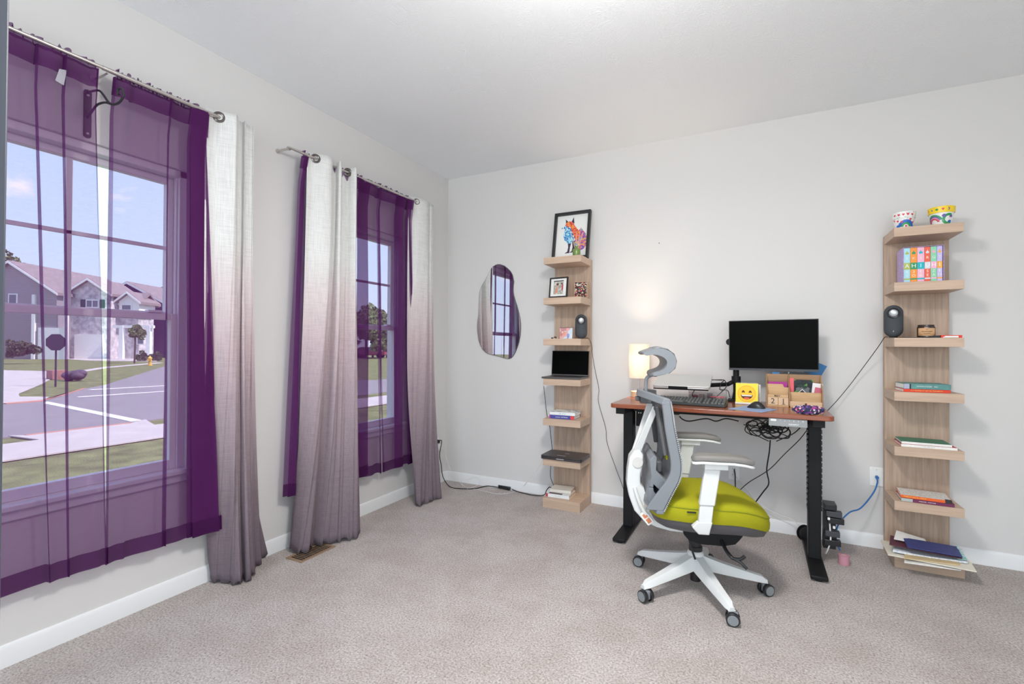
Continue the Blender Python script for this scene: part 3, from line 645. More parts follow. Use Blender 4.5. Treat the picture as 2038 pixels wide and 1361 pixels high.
Mm = basis((0, -.001, 0), (1, 0, 0), (0, 0, 1))
m_mirror = mat('mirror_silver', (.86, .87, .87), .0, 1); m_medge = mat('mirror_edge', (.10, .11, .11), .3)
B(Mm).prism(pts, 0, .008).build('backing', m_medge, mir, bevel=.001)
cx = sum(p[0] for p in pts)/len(pts); cz = sum(p[1] for p in pts)/len(pts)
B(Mm).prism([(cx+(x-cx)*.985, cz+(z-cz)*.992) for x, z in pts], .0081, .0095).build('mirror_glass', m_mirror, mir, smooth=False)
nq = at(1312, 484, 'y', 0)
tag(B().cyl((nq.x, .004, nq.z), (nq.x, -.005, nq.z), .0018, seg=10).cyl((nq.x, -.005, nq.z), (nq.x, -.006, nq.z), .0035, seg=12).build('wall_nail', m_black), 'tiny dark nail head in the bare wall above the desk', 'nail')
# ================================================================== SHELF TOWERS
TOPS = [1.895, 1.588, 1.278, .977, .672, .369, .073]
def tower(x0, label):
    root = thing('shelf_tower', label, 'shelf', (x0+.15, -.14, 0))
    B().box(x0, x0+.30, -.050, -.016, 0, 1.895).build('back_panel', m_oakz, root, bevel=.001)
    for i, t in enumerate(TOPS):
        z0 = t-.05 if i < 6 else 0
        B().box(x0+.001, x0+.299, -.28, -.0501, z0, t).build('shelf_board', m_oakx, root, bevel=.001)
    return root
XL, XR = 1.076, 3.211
tL = tower(XL, 'narrow light oak shelf tower left of the desk, with laptops and picture frames')
tR = tower(XR, 'narrow light oak shelf tower right of the desk, with painted pots on top')
def px_x(px, y): return at(px, 600, 'y', y).x
# ---- fox picture, leaning on the wall on the top left shelf
m_frame = mat('black_frame', (.018, .018, .02), .45); m_mat = mat('off_white_mount', (.80, .80, .78), .8)
zt = TOPS[0]
fr = thing('picture_frame', 'black framed print of a multicoloured fox leaning on the wall atop the left shelf tower', 'picture frame', (1.20, -.1, zt))
a = at(1098, 512, 'z', zt+.002); xa = px_x(1100, -.10); xb = px_x(1172, -.10)
lean = .075
v = Vector((0, lean, .40)).normalized()
Mf = basis((xa, -.105, zt+.001), (1, 0, 0), v)     # u right, v up, n towards the room is -n
wd = xb-xa; ht = .392
# n = u x v points to -y (towards room)
fw_ = .020
b = B(Mf); b.box(0, fw_, 0, ht, 0, .03).box(wd-fw_, wd, 0, ht, 0, .03).box(fw_, wd-fw_, ht-fw_, ht, 0, .03).box(fw_, wd-fw_, 0, fw_, 0, .03)
b.build('frame', m_frame, fr, bevel=.001)
B(Mf).box(fw_-.002, wd-fw_+.002, fw_-.002, ht-fw_+.002, .002, .006).build('mount', m_mat, fr, smooth=False)
def colourful(name, cols, scale):
    mt = mat(name, cols[0], .8); nt = mt.node_tree; b_ = nt.nodes['Principled BSDF']; tc = N(nt, 'ShaderNodeTexCoord')
    vn = N(nt, 'ShaderNodeTexVoronoi', i_Scale=scale); nt.links.new(tc.outputs['Object'], vn.inputs['Vector'])
    sp_ = N(nt, 'ShaderNodeSeparateColor'); nt.links.new(vn.outputs['Color'], sp_.inputs[0])
    k = len(cols); c = ramp(nt, sp_.outputs[0], [(i/k, c) for i, c in enumerate(cols)], 'CONSTANT'); nt.links.new(c, b_.inputs['Base Color']); return mt
m_fox1 = colourful('print_orange_red', [(.75, .12, .05), (.85, .30, .06), (.60, .05, .05), (.80, .22, .12)], 90)
m_fox2 = colourful('print_blue', [(.08, .35, .65), (.25, .60, .80), (.05, .15, .45), (.55, .80, .85)], 90)
m_fox3 = colourful('print_purple_pink', [(.45, .08, .35), (.15, .10, .45), (.65, .15, .25), (.10, .35, .60), (.75, .40, .15)], 90)
m_foxd = mat('print_dark', (.05, .03, .06), .8)
def F2(pts): return [(wd*x, ht*y) for x, y in pts]
art = B(Mf).prism(F2([(.30, .66), (.36, .70), (.42, .68), (.52, .62), (.60, .50), (.56, .40), (.48, .34), (.40, .34), (.30, .42), (.26, .52)]), .0062, .0068).build('fox_print', m_fox2, fr, smooth=False, label='blue chest of the printed fox')
B(Mf).prism(F2([(.28, .72), (.33, .80), (.40, .82), (.50, .80), (.56, .72), (.66, .62), (.74, .56), (.70, .40), (.60, .42), (.50, .58), (.44, .70), (.36, .69)]), .0068, .0073).build('fox_print', m_fox1, fr, smooth=False, label='orange head and back of the printed fox')
B(Mf).prism(F2([(.20, .68), (.24, .705), (.32, .735), (.36, .70), (.30, .665), (.24, .665)]), .0073, .0078).build('fox_print', m_fox2, fr, smooth=False, label='pale muzzle of the printed fox')
for nm_, P_f, z_f in (('printed_ear', [(.31, .78), (.30, .87), (.37, .81)], .0073), ('printed_ear', [(.47, .80), (.52, .90), (.55, .76)], .0073), ('printed_nose', [(.19, .675), (.22, .70), (.23, .67)], .0078), ('printed_leg', [(.40, .36), (.42, .26), (.40, .17), (.34, .15), (.34, .14), (.46, .14), (.47, .26), (.50, .36)], .0062), ('printed_leg', [(.52, .38), (.54, .26), (.52, .17), (.47, .16), (.48, .145), (.60, .15), (.62, .28), (.62, .40)], .0062)):
    B(Mf).prism(F2(P_f), z_f, z_f+.0005).build(nm_, m_foxd, fr, smooth=False)
B(Mf).prism(F2([(.60, .44), (.68, .60), (.74, .66), (.80, .60), (.88, .52), (.93, .40), (.92, .28), (.84, .20), (.72, .17), (.62, .22), (.58, .34)]), .0062, .0068).build('fox_print', m_fox3, fr, smooth=False, label='purple and pink tail of the printed fox')
# reed diffuser
dx, dy = px_x(1147, -.235), -.235
df = thing('reed_diffuser', 'small green glass reed diffuser in front of the fox print', 'diffuser', (dx, dy, zt))
m_green = mat('green_glass', (.16, .25, .06), .12, coat=.4)
B().lathe((dx, dy, zt), [(.0, 0), (.027, 0), (.029, .003), (.029, .046), (.026, .053), (.013, .058), (.011, .062), (.011, .072), (.014, .073), (.014, .077), (.009, .077)], 28).build('bottle', m_green, df)
m_reed = mat('reed_sticks', (.78, .55, .36), .8)
for k, (ax, ay) in enumerate(((-.055, .01), (-.01, .02), (.028, -.01), (.045, .008), (.02, .03))):
    B().cyl((dx, dy, zt+.02), (dx+ax, dy+ay, zt+.20-.01*k), .0019, seg=8).build('reed', m_reed, df)
# ---- second shelf: small frame + mosaic card
zt = TOPS[1]
def easel(root, Mb, w_, h_): B(Mb).box(w_*.45, w_*.55, 0, h_*.6, -.012, 0).build('back_stand', m_frame, root)
xa = px_x(1093, -.20); xb = px_x(1131, -.20)
sf = thing('picture_frame', 'small black frame with a white mount and a snapshot, second shelf of the left tower', 'picture frame', ((xa+xb)/2, -.2, zt))
u = Vector((1, -.12, 0)); v = Vector((0, .12, 1)); Mb = basis((xa, -.195, zt+.0055), u, v); w_ = (xb-xa)*1.0; h_ = .158
b = B(Mb); f_ = .010
b.box(0, f_, 0, h_, 0, .014).box(w_-f_, w_, 0, h_, 0, .014).box(f_, w_-f_, 0, f_, 0, .014).box(f_, w_-f_, h_-f_, h_, 0, .014).build('frame', m_frame, sf, bevel=.001)
B(Mb).box(f_-.001, w_-f_+.001, f_-.001, h_-f_+.001, .002, .006).build('mount', m_paper, sf, smooth=False)
ph = B(Mb).box(w_*.22, w_*.76, h_*.17, h_*.80, .006, .0066).build('photograph', mat('photo_backdrop', (.45, .44, .40), .7, noise=(80, .5)), sf, smooth=False)
def ovals(M_, lst, z, mt, nm, par):
    b = B(M_)
    for cx_, cy_, rx, ry in lst: b.prism([(cx_+rx*math.cos(R(20*i)), cy_+ry*math.sin(R(20*i))) for i in range(18)], z, z+.0004)
    return b.build(nm, mt, par, smooth=False)
ovals(Mb, [(w_*.44, h_*.60, .0075, .010), (w_*.40, h_*.38, .010, .024), (w_*.33, h_*.26, .006, .014)], .0067, mat('photo_skin_tone', (.62, .30, .20), .8), 'printed_figure', ph)
for hv in ((w_*.44, h_*.66, .010, .009), (w_*.68, h_*.68, .006, .008)): ovals(Mb, [hv], .0072, mat('photo_dark_hair', (.10, .05, .03), .8), 'printed_hair', ph)
ovals(Mb, [(w_*.71, h_*.50, .006, .026)], .0070, mat('photo_red_coat', (.50, .05, .10), .8), 'printed_coat', ph)
B(Mb).box(w_*.22, w_*.76, h_*.80, h_*.845, .006, .0068).build('photo_band', m_foxd, ph, smooth=False)
easel(sf, Mb, w_, h_)
xa = px_x(1143, -.16); xb = px_x(1173, -.10)
mc = thing('mosaic_block', 'wooden block with a mosaic of small coloured dots leaning on the tower panel, second shelf', 'decoration', ((xa+xb)/2, -.13, zt))
m_dots = colourful('painted_dots', [(.02, .02, .02), (.03, .02, .03), (.60, .50, .42), (.50, .04, .04), (.03, .03, .03), (.02, .02, .02), (.50, .28, .05), (.70, .65, .60), (.10, .04, .04), (.02, .02, .03), (.35, .02, .05)], 150)
Mb = basis((xa, -.165, zt+.004), (.96, .26, 0), (.10, .22, 1)); w_, h_ = .098, .125
B(Mb).box(0, w_, 0, h_, -.006, .004).build('block', m_ash, mc, bevel=.001)
B(Mb).box(.003, w_-.003, .003, h_-.003, .0041, .0055).build('dot_panel', m_dots, mc, smooth=False)
# ---- third shelf: speaker, photo block, figurine
def speaker(root_label, x, y, z, yaw, mark):
    root = thing('loudspeaker', root_label, 'speaker', (x, y, z), yaw, 'pair of pill shaped speakers')
    w2, h_, d2 = .045, .186, .043
    # pill: stacked superellipse rings
    rings = []
    for k in range(33):
        zz = h_*(1-math.cos(math.pi*k/32))/2
        e = min(zz, h_-zz)/.045; s = math.sqrt(max(0, 1-(1-min(1, e))**2)); s = max(s, .42 if k == 0 else .02)
        rings.append([(w2*s*math.cos(2*math.pi*i/32), d2*s**.6*math.sin(2*math.pi*i/32), zz) for i in range(32)])
    B().loft(rings).build('speaker_body', mat('speaker_fabric', (.055, .062, .072), .8, bump=(600, .3, .0006)), root, local=True)
    c = Vector((0, -d2-.001, h_-.048))
    Mq = basis(c, (1, 0, 0), (0, -.10, 1))
    k = 32
    rb = B(Mq); pr_ = [(.030, -.012), (.030, .0045), (.0275, .006), (.0235, .0045), (.022, -.006)]
    rb.loft([[(r_*math.cos(2*math.pi*i/k), r_*math.sin(2*math.pi*i/k), q_) for i in range(k)] for r_, q_ in pr_]).build('driver_ring', m_blackp, root, local=True)
    rb = B(Mq); rings = []
    for j in range(1, 9):
        t = math.pi/2*j/8; rings.append([(.0225*math.sin(t)*math.cos(2*math.pi*i/k), .0225*math.sin(t)*math.sin(2*math.pi*i/k), -.002+.010*math.cos(t)) for i in range(k)])
    rb.loft(rings[::-1]).build('driver_cone', mat('driver_cone_silver', (.55, .57, .58), .35, .6), root, local=True)
    B().lathe((0, 0, 0), [(.019, 0), (.021, .002), (.021, .006), (.017, .008)], 24).build('foot', m_blackp, root, local=True)
    if mark: B(basis((0, -d2-.0008, .034), (1, 0, 0), (0, 0, 1))).prism([(-.0015, -.006), (.0025, .001), (.0005, .001), (.002, .007), (-.003, -.0005), (-.0008, -.0005)], 0, .001).build('emblem', mat('emblem_silver', (.6, .6, .6), .4), root, local=True)
    return root
sx = px_x(1157, -.16); speaker('dark grey pill shaped speaker on the third shelf of the left tower', sx, -.16, TOPS[2], R(18), False)
sx2 = px_x(1778, -.18); speaker('dark grey pill shaped speaker on the third shelf of the right tower', sx2, -.18, TOPS[2]+.004, R(-11), True)
zt = TOPS[2]
xa = px_x(1114, -.20); xb = px_x(1139, -.20)
pb = thing('photo_block', 'small acrylic photo block with a pink and blue snapshot, third shelf of the left tower', 'photo', ((xa+xb)/2, -.2, zt))
Mb = basis((xa, -.20, zt), (1, 0, 0), (0, .05, 1)); w_ = xb-xa; h_ = .083
B(Mb).box(0, w_, 0, h_, -.012, .0).build('block', mat('acrylic_block', (.75, .80, .82), .1), pb, bevel=.001)
B(Mb).box(.001, w_-.001, .001, h_-.001, .0002, .001).build('photograph', colourful('snapshot_colours', [(.70, .75, .80), (.75, .40, .40), (.55, .25, .25), (.60, .70, .80), (.80, .60, .60)], 28), pb, smooth=False)
ovals(Mb, [(w_*.35, h_*.5, .013, .016)], .0011, mat('photo_rosy_face', (.75, .33, .25), .8), 'printed_face', pb)
ovals(Mb, [(w_*.68, h_*.28, .011, .018)], .0011, mat('photo_blue_cloth', (.28, .32, .62), .8), 'printed_cloth', pb)
B(Mb).box(0, w_, h_, h_+.003, -.012, .001).build('top_edge', m_foxd, pb)
fx = px_x(1104, -.21)
fg = thing('pebble_bracelet', 'small brown beaded trinket beside the photo block', 'trinket', (fx, -.21, zt))
for k in range(9):
    B().ell((fx-.022+.0055*k, -.21+.012*math.sin(k*1.6), zt+.006+.007*max(0, math.sin(k*.4))), (.0058, .0058, .006), 12, 8).build('bead', [mat('brown_bead', (.10, .04, .02), .25), mat('cream_bead', (.70, .58, .50), .3)][k in (3, 8)], fg)
# ---- fourth shelf: open laptop
zt = TOPS[3]
lp = thing('laptop', 'open dark laptop with black screen on the fourth shelf of the left tower', 'laptop', (1.22, -.2, zt))
m_lapg = mat('dark_laptop_metal', (.12, .11, .11), .35, .6); m_keys = mat('keyboard_keys', (.03, .03, .03), .5)
yf, yb_ = -.285, -.085; xa_ = px_x(1082, yf); xb_ = px_x(1157, yf)+.0
B(basis((1.066, -.29, zt), (1, 0, 0), (0, 1, 0))).prism([(.004, 0), (.304, 0), (.308, .004), (.308, .20), (0, .20), (0, .004)], 0, .013).build('base', m_lapg, lp, bevel=.002)
b = B()
for r in range(5):
    for c in range(14): b.box(1.083+c*.0196, 1.083+c*.0196+.0165, -.215+r*.0195, -.215+r*.0195+.0160, zt+.0131, zt+.0142)
b.build('keyboard', m_keys, lp, smooth=False)
B().box(1.18, 1.265, -.283, -.228, zt+.0131, zt+.0136).build('touchpad', m_lapg, lp)
Ml = basis((1.066, -.088, zt+.014), (1, 0, 0), (0, .09, 1))
s_ = B(Ml).box(0, .308, 0, .196, -.006, 0).build('lid', m_lapg, lp, bevel=.002)
B(Ml).box(.004, .304, .010, .192, .0001, .0008).build('screen', m_screen, s_, smooth=False)
# ---- fifth shelf: two books; books helper
def book(label, M_, w_, d_, h_, cover, spine, group=None, pages=m_paper, txt=None, txtc=None, size=.5, name='book', extra=None, align='CENTER', topm=None):
    """lying book: w_ along the spine, which faces -v; M_: origin at the lower left corner of the spine side"""
    root = thing(name, label, 'book', M_.to_translation(), 0, group); t = .0018
    B(M_).box(.002, w_-.002, .003, d_-.003, t, h_-t).build('page_block', pages, root, smooth=False)
    B(M_).box(0, w_, 0, d_, 0, t).box(0, w_, 0, d_, h_-t, h_).build('cover', cover, root, smooth=False)
    B(M_).box(0, w_, -.0012, .003, 0, h_).build('spine', spine, root, bevel=.0008)
    if topm: B(M_).box(.001, w_-.001, .001, d_-.001, h_, h_+.0006).build('cover_art', topm, root, smooth=False)
    if txt:
        Mt = M_ @ Matrix.Translation((w_*.5 if align == 'CENTER' else w_*.06, -.0013, h_*.5)) @ Matrix.Rotation(R(90), 4, 'X')
        lettering(txt, Mt, h_*size, txtc, root, align=align)
    return root
def lie(px, y, z, ang=0, dx=0): q = at(px, 700, 'y', y); return Matrix.Translation((q.x+dx, y, z)) @ Matrix.Rotation(R(ang), 4, 'Z')
m_inkw = mat('white_ink', (.85, .85, .85), .7); m_inky = mat('yellow_ink', (.85, .62, .15), .7); m_inkd = mat('dark_ink', (.03, .03, .03), .7); m_inkg = mat('grey_ink', (.45, .45, .45), .7)
zt = TOPS[4]
m_bk1 = mat('blue_book', (.05, .06, .30), .5); m_bkw = mat('white_book', (.78, .80, .80), .5)
bk = book('thick blue paperback with a red spine end, under a white book on the left tower', lie(1094, -.245, zt, 2), .196, .155, .027, m_bk1, m_bk1, 'books on the left tower', txt='universal  BESTSELLER'[:20], txtc=m_inkw, size=.42)
Mk = lie(1094, -.245, zt, 2)
B(Mk).box(.168, .196, -.002, .003, .001, .026).build('spine_label', mat('red_spine_patch', (.70, .05, .06), .5), bk, label='red patch on the spine')
B(Mk).box(.0, .008, -.002, .003, .001, .026).build('spine_label', mat('magenta_spine_patch', (.50, .05, .30), .5), bk, label='magenta patch on the spine')
book('white paperback with a pale patterned cover, lying on the thick blue paperback', lie(1095, -.243, zt+.0275, 3), .198, .16, .022, m_bkw, m_bkw, 'books on the left tower', txt='LIFE  STYLE', txtc=mat('teal_ink', (.15, .45, .50), .7), size=.5, topm=colourful('patterned_cover', [(.75, .78, .78), (.70, .75, .60), (.80, .80, .80), (.30, .35, .45), (.75, .80, .82)], 30))
# ---- sixth shelf: closed laptop
zt = TOPS[5]
lc = thing('laptop', 'closed dark brown laptop lying on the sixth shelf of the left tower', 'laptop', (1.22, -.18, zt))
m_lapb = mat('dark_brown_laptop', (.050, .042, .045), .35, .2)
def rrect(x0, x1, y0, y1, r, k=5):
    out = []
    for cx_, cy_, a0 in ((x1-r, y1-r, 0), (x0+r, y1-r, 90), (x0+r, y0+r, 180), (x1-r, y0+r, 270)):
        out += [(cx_+r*math.cos(R(a0+90*i/k)), cy_+r*math.sin(R(a0+90*i/k))) for i in range(k+1)]
    return out
Mq = Matrix.Translation((1.062, -.292, zt)) @ Matrix.Rotation(R(0), 4, 'Z')
B(Mq).prism(rrect(0, .325, 0, .225, .02), 0, .016).build('base', m_lapb, lc, bevel=.002)
B(Mq).prism(rrect(0, .325, 0, .225, .02), .0165, .027).build('lid', m_lapb, lc, bevel=.002)
m_silv = mat('silver_badge', (.55, .55, .58), .3, .8)
B(Mq).box(.15, .185, .125, .139, .027, .0278).build('emblem', m_silv, lc)
B(Mq).box(.115, .185, .045, .058, .027, .0276).build('sticker', m_silv, lc)
B(Mq).box(.13, .19, -.001, .001, .007, .014).build('latch', m_silv, lc)
# ---- bottom of left tower: two books and black cable end
zt = TOPS[6]
book('white book with a dark red stripe lying on the base of the left tower', lie(1088, -.243, zt, 2), .185, .16, .026, m_bkw, m_bkw, 'books on the left tower', txt='THE  WALL', txtc=m_inkg, size=.35, pages=mat('aged_paper', (.72, .55, .38), .8))
Mk = lie(1088, -.243, zt, 2)
kb = [o for o in C.objects if o.name.startswith('book')][-1]
B(Mk).box(.0, .016, -.002, .004, .001, .0255).build('spine_label', mat('crimson_patch', (.45, .03, .06), .5), kb, label='crimson spine end')
B(Mk).box(.02, .125, .004, .03, .0262, .0275).build('cover_stripe', mat('dark_maroon', (.10, .03, .04), .5), kb, label='dark red stripe on the cover')
book('worn cream notebook on top of the white book, on the base of the left tower', lie(1096, -.205, zt+.028, 6), .165, .13, .022, mat('cream_cover', (.72, .68, .60), .7), mat('cream_cover', (.72, .68, .60), .7), 'books on the left tower', pages=mat('aged_paper', (.72, .55, .38), .8))
# ================================================================== RIGHT TOWER CONTENT
def pot(label, px, r0, r1, h_, rimh, bodym, rimm, tilt, y=-.14, decor=()):
    x = px_x(px, y); root = thing('flower_pot', label, 'flower pot', (x, y, TOPS[0]), R(tilt), 'hand painted pots')
    B().lathe((0, 0, 0), [(.0, 0), (r0*.97, 0), (r0, .003), (r1*.90, h_-rimh), (r1*.90-.004, h_-rimh), (r0-.005, .006), (0, .006)], 40, cap=False).build('pot_body', bodym, root, local=True)
    B().lathe((0, 0, 0), [(r1*.90-.001, h_-rimh), (r1*.955, h_-rimh+.0003), (r1, h_-.002), (r1-.002, h_), (r1-.008, h_), (r1*.88, h_-rimh), (r1*.90-.001, h_-rimh)], 40, cap=False).build('pot_rim', rimm, root, local=True)
    def rad(z): return (r0+(r1*.90-r0)*z/(h_-rimh)) if z < h_-rimh else r1*.955+(r1-r1*.955)*(z-h_+rimh)/rimh
    for (mtd, shapes) in decor:
        b = B()
        for (ang, zc_, sc_, shp) in shapes:
            if shp == 'heart': P = [(0, -1), (.9, .15), (.85, .7), (.45, .95), (0, .6), (-.45, .95), (-.85, .7), (-.9, .15)]
            elif shp == 'dot': P = [(math.cos(R(45*i))*.6, math.sin(R(45*i))*.6) for i in range(8)]
            elif shp == 'blob': P = [(math.cos(R(36*i))*(1 if i % 2 else .75), math.sin(R(36*i))*.8) for i in range(10)]
            elif isinstance(shp, tuple):
                ro, ri, a0, a1 = shp; nn = 12
                for i in range(nn):
                    q0 = R(a0+(a1-a0)*i/nn); q1 = R(a0+(a1-a0)*(i+1)/nn); vv = []
                    for off in (0, .0008):
                        for rr_, qq in ((ri, q0), (ro, q0), (ro, q1), (ri, q1)):
                            px_, pz_ = rr_*sc_*math.cos(qq), rr_*sc_*math.sin(qq); z_ = zc_+pz_; r_ = rad(max(0, z_))+.0004+off; t_ = R(ang)+px_/r_
                            vv.append(b._v((r_*math.sin(t_), -r_*math.cos(t_), z_)))
                    for f in ((0, 1, 2, 3), (4, 7, 6, 5), (0, 4, 5, 1), (1, 5, 6, 2), (2, 6, 7, 3), (3, 7, 4, 0)): b.bm.faces.new([vv[i] for i in f])
                continue
            rings = []
            for off in (0, .0008):
                ring = []
                for px_, pz_ in P:
                    z_ = zc_+pz_*sc_; r_ = rad(z_)+.0004+off; t_ = R(ang)+px_*sc_/r_
                    ring.append((r_*math.sin(t_), -r_*math.cos(t_), z_))
                rings.append(ring)
            b.loft(rings)
        b.build('painted_motif', mtd, root, smooth=False, local=True)
    return root
P_ = lambda n, c: mat('craft_paint_'+n, c, .35)
pw = P_('white', (.82, .82, .80)); py_ = P_('yellow', (.88, .62, .02)); pr_ = P_('red', (.70, .03, .06)); pbu = P_('blue', (.02, .12, .50)); pgn = P_('green', (.02, .30, .08)); ppu = P_('purple', (.16, .06, .42)); ptq = P_('turquoise', (.12, .52, .40)); ppk = P_('pink', (.72, .15, .28))
rnd = random.Random(3)
pot('white pot painted with red hearts and a blue rainbow, atop the right tower', 1799, .038, .0545, .099, .036, pw, pw, -12, y=-.185, decor=[
    (pr_, [(-48, .080, .0062, 'heart'), (-25, .080, .0068, 'heart'), (-2, .080, .0068, 'heart'), (20, .080, .0072, 'heart'), (44, .078, .0068, 'heart'), (-35, .046, .0062, 'heart'), (-12, .040, .0068, 'heart'), (38, .052, .0068, 'heart'), (60, .036, .006, 'heart'), (-60, .052, .006, 'heart'), (14, .016, .006, 'heart')]),
    (pbu, [(14, .014, .038, (1, .60, 0, 180)), (-38, .018, .010, 'blob'), (70, .012, .009, 'blob')]),
    (pgn, [(14, .014, .0225, (1, .55, 0, 180)), (-30, .064, .0035, 'dot'), (8, .066, .003, 'dot')]),
    (ptq, [(rnd.uniform(-70, 70), rnd.uniform(.055, .093), .0024, 'dot') for _ in range(22)]),
    (ppu, [(rnd.uniform(-70, 70), rnd.uniform(.03, .093), .0024, 'dot') for _ in range(14)])])
pot('white pot with a yellow rim and green and purple motifs, atop the right tower', 1874, .040, .0600, .106, .034, pw, py_, -28, y=-.185, decor=[
    (pr_, [(20, .089, .0068, 'heart'), (-50, .089, .005, 'dot'), (-28, .020, .022, (1, .78, 10, 180))]),
    (pgn, [(-5, .089, .0072, 'blob'), (-28, .022, .040, (1, .86, 20, 180)), (52, .036, .030, (1, .58, 60, 300))]),
    (pbu, [(-28, .089, .0062, 'dot'), (60, .022, .010, 'blob')]),
    (ppu, [(-28, .022, .0335, (1, .84, 20, 180)), (26, .054, .011, 'blob'), (42, .089, .008, (1, .5, -90, 90)), (64, .050, .009, 'blob')]),
    (ppk, [(-28, .020, .0275, (1, .84, 10, 180)), (58, .045, .005, 'dot')]),
    (ptq, [(-28, .022, .0435, (1, .93, 0, 110)), (2, .042, .0028, 'dot'), (6, .036, .0028, 'dot'), (-2, .036, .0028, 'dot'), (8, .047, .0024, 'dot')])])
# boxed set on shelf 2
zt = TOPS[1]
bx0 = px_x(1798, -.245); bx1 = px_x(1879, -.245)
Ms_ = basis((bx0, -.245, zt+.0), (1, 0, 0), (0, 0, 1)); wB = bx1-bx0; hB = .198; dB = .135
bs = thing('slipcase', 'lilac patterned slipcase holding six pastel books, second shelf of the right tower', 'slipcase', ((bx0+bx1)/2, -.2, zt))
m_lil = mat('lilac_card', (.50, .38, .66), .6, noise=(90, .35)); t = .002
B(Ms_).box(0, t, 0, hB, -dB, 0).box(wB-t, wB, 0, hB, -dB, 0).box(t, wB-t, hB-t, hB, -dB, 0).box(t, wB-t, 0, t, -dB, 0).box(t, wB-t, t, hB-t, -dB, -dB+t).build('case', m_lil, bs, smooth=False)
BC = [((.38, .68, .80), (.42, .48, .10), 'A', .021), ((.88, .30, .04), (.02, .30, .12), 'H', .022), ((.85, .45, .60), (.0, .45, .52), 'I', .023), ((.80, .12, .07), (.68, .68, .72), 'U', .019), ((.25, .62, .40), (.85, .42, .58), 'H', .020), ((.55, .48, .80), (.88, .42, .05), 'I', .017)]
tot = sum(q[3] for q in BC); sc_ = (wB-2*t-.004)/tot; x_ = t+.001
names = ['light blue', 'orange', 'pink', 'red', 'mint green', 'lavender']
for k, (c1, c2, ltr, wd_) in enumerate(BC):
    w_ = wd_*sc_-.0008
    m1 = mat(f'spine_{names[k]}', c1, .5); m2 = mat(f'spine_band_{names[k]}', c2, .5)
    order = ['leftmost', 'second', 'third', 'fourth', 'fifth', 'rightmost'][k]
    r_ = thing('book', f'{names[k]} spined paperback in the slipcase, {order} of the six', 'book', tuple(Ms_ @ Vector((x_+w_/2, t, -.03))), 0, 'boxed set books')
    B(Ms_).box(x_+.001, x_+w_-.001, t+.002, hB-t-.004, -dB+.006, -.006).build('page_block', m_paper, r_, smooth=False)
    B(Ms_).box(x_, x_+w_, t+.0005, hB-t-.002, -.006, -.003).build('spine', m1, r_, bevel=.0008)
    B(Ms_).box(x_+.0005, x_+w_-.0005, hB*.37, hB*.56, -.0031, -.0024).build('spine_band', m2, r_, smooth=False)
    B(Ms_).box(x_+.0005, x_+w_-.0005, hB*.08, hB*.12, -.0031, -.0024).build('spine_stripe', m2, r_, smooth=False)
    B(Ms_).prism([(x_+w_*.25, hB*.80), (x_+w_*.75, hB*.80), (x_+w_*.78, hB*.85), (x_+w_*.6, hB*.86), (x_+w_*.5, hB*.91), (x_+w_*.4, hB*.86), (x_+w_*.22, hB*.85)], -.0031, -.0024).build('spine_motif', m2, r_, smooth=False)
    cm = Ms_ @ Matrix.Translation((x_+w_/2, hB*.465, -.0022)); lettering(ltr, cm, .030, m_inkw, r_)
    for zz, tx in ((.68, ['E', 'K', 'S', 'R', 'G', 'T'][k]), (.30, ['R', '3', 'E', 'S', 'Z', 'E'][k]), (.19, ['S', 'O', 'B', 'E', 'A', 'N'][k])):
        lettering(tx, Ms_ @ Matrix.Translation((x_+w_/2, hB*zz, -.0026)), .020, mat('cream_ink', (.85, .80, .70), .6), r_)
    x_ += wd_*sc_
# shelf 3: candle jar, flat black case with red and white box
zt = TOPS[2]
tb = thing('game_box', 'flat black box with a red and white end, lying under the amber candle', 'box', (3.40, -.2, zt))
m_red = mat('red_card', (.72, .04, .02), .5); m_bb = mat('black_card', (.02, .02, .022), .5)
xa = XR+.02; xe = px_x(1914, -.27); xr = px_x(1872, -.27)
B().box(xa+.03, xr, -.278, -.10, zt, zt+.0035).build('black_sleeve', m_bb, tb, smooth=False)
B().box(xr, xe, -.278, -.16, zt, zt+.014).build('red_end', m_red, tb, bevel=.001)
B().box(px_x(1840, -.27), xr, -.270, -.16, zt+.0036, zt+.012).build('black_end', m_bb, tb, bevel=.001)
B(basis((xr, -.2785, zt), (1, 0, 0), (0, 0, 1))).prism([(.006, .001), (.018, .010), ((xe-xr)-.016, .010), ((xe-xr)-.016, .001)], 0, .001).build('white_label', m_paper, tb, smooth=False)
jx = px_x(1843, -.235)
cj = thing('candle_jar', 'amber glass candle jar with a kraft label, third shelf of the right tower', 'candle', (jx, -.235, zt+.0036))
m_amber = clearmat('amber_glass', (.30, .13, .05), .12); m_kraft = mat('kraft_label', (.62, .36, .18), .8); m_wax = mat('candle_wax', (.60, .42, .26), .6)
B().lathe((jx, -.235, zt+.0038), [(.037, 0), (.0395, .003), (.0395, .054), (.036, .058), (.036, .066), (.034, .066), (.034, .058), (.0365, .052), (.0365, .004), (.03, .003)], 40, cap=False).build('jar', m_amber, cj)
B().lathe((jx, -.235, zt+.0070), [(.0001, 0), (.0355, 0), (.0355, .040), (.0001, .040)], 32, cap=False).build('wax', m_wax, cj)
lb = B(); rows = []
for z_ in (.006, .050): rows.append([lb._v((jx+.0400*math.sin(R(a_)), -.235-.0400*math.cos(R(a_)), zt+.0038+z_)) for a_ in range(-72, 58, 8)])
for i in range(len(rows[0])-1): lb.bm.faces.new((rows[0][i], rows[0][i+1], rows[1][i+1], rows[1][i]))
lab = lb.build('label', m_kraft, cj, solid=.0003)
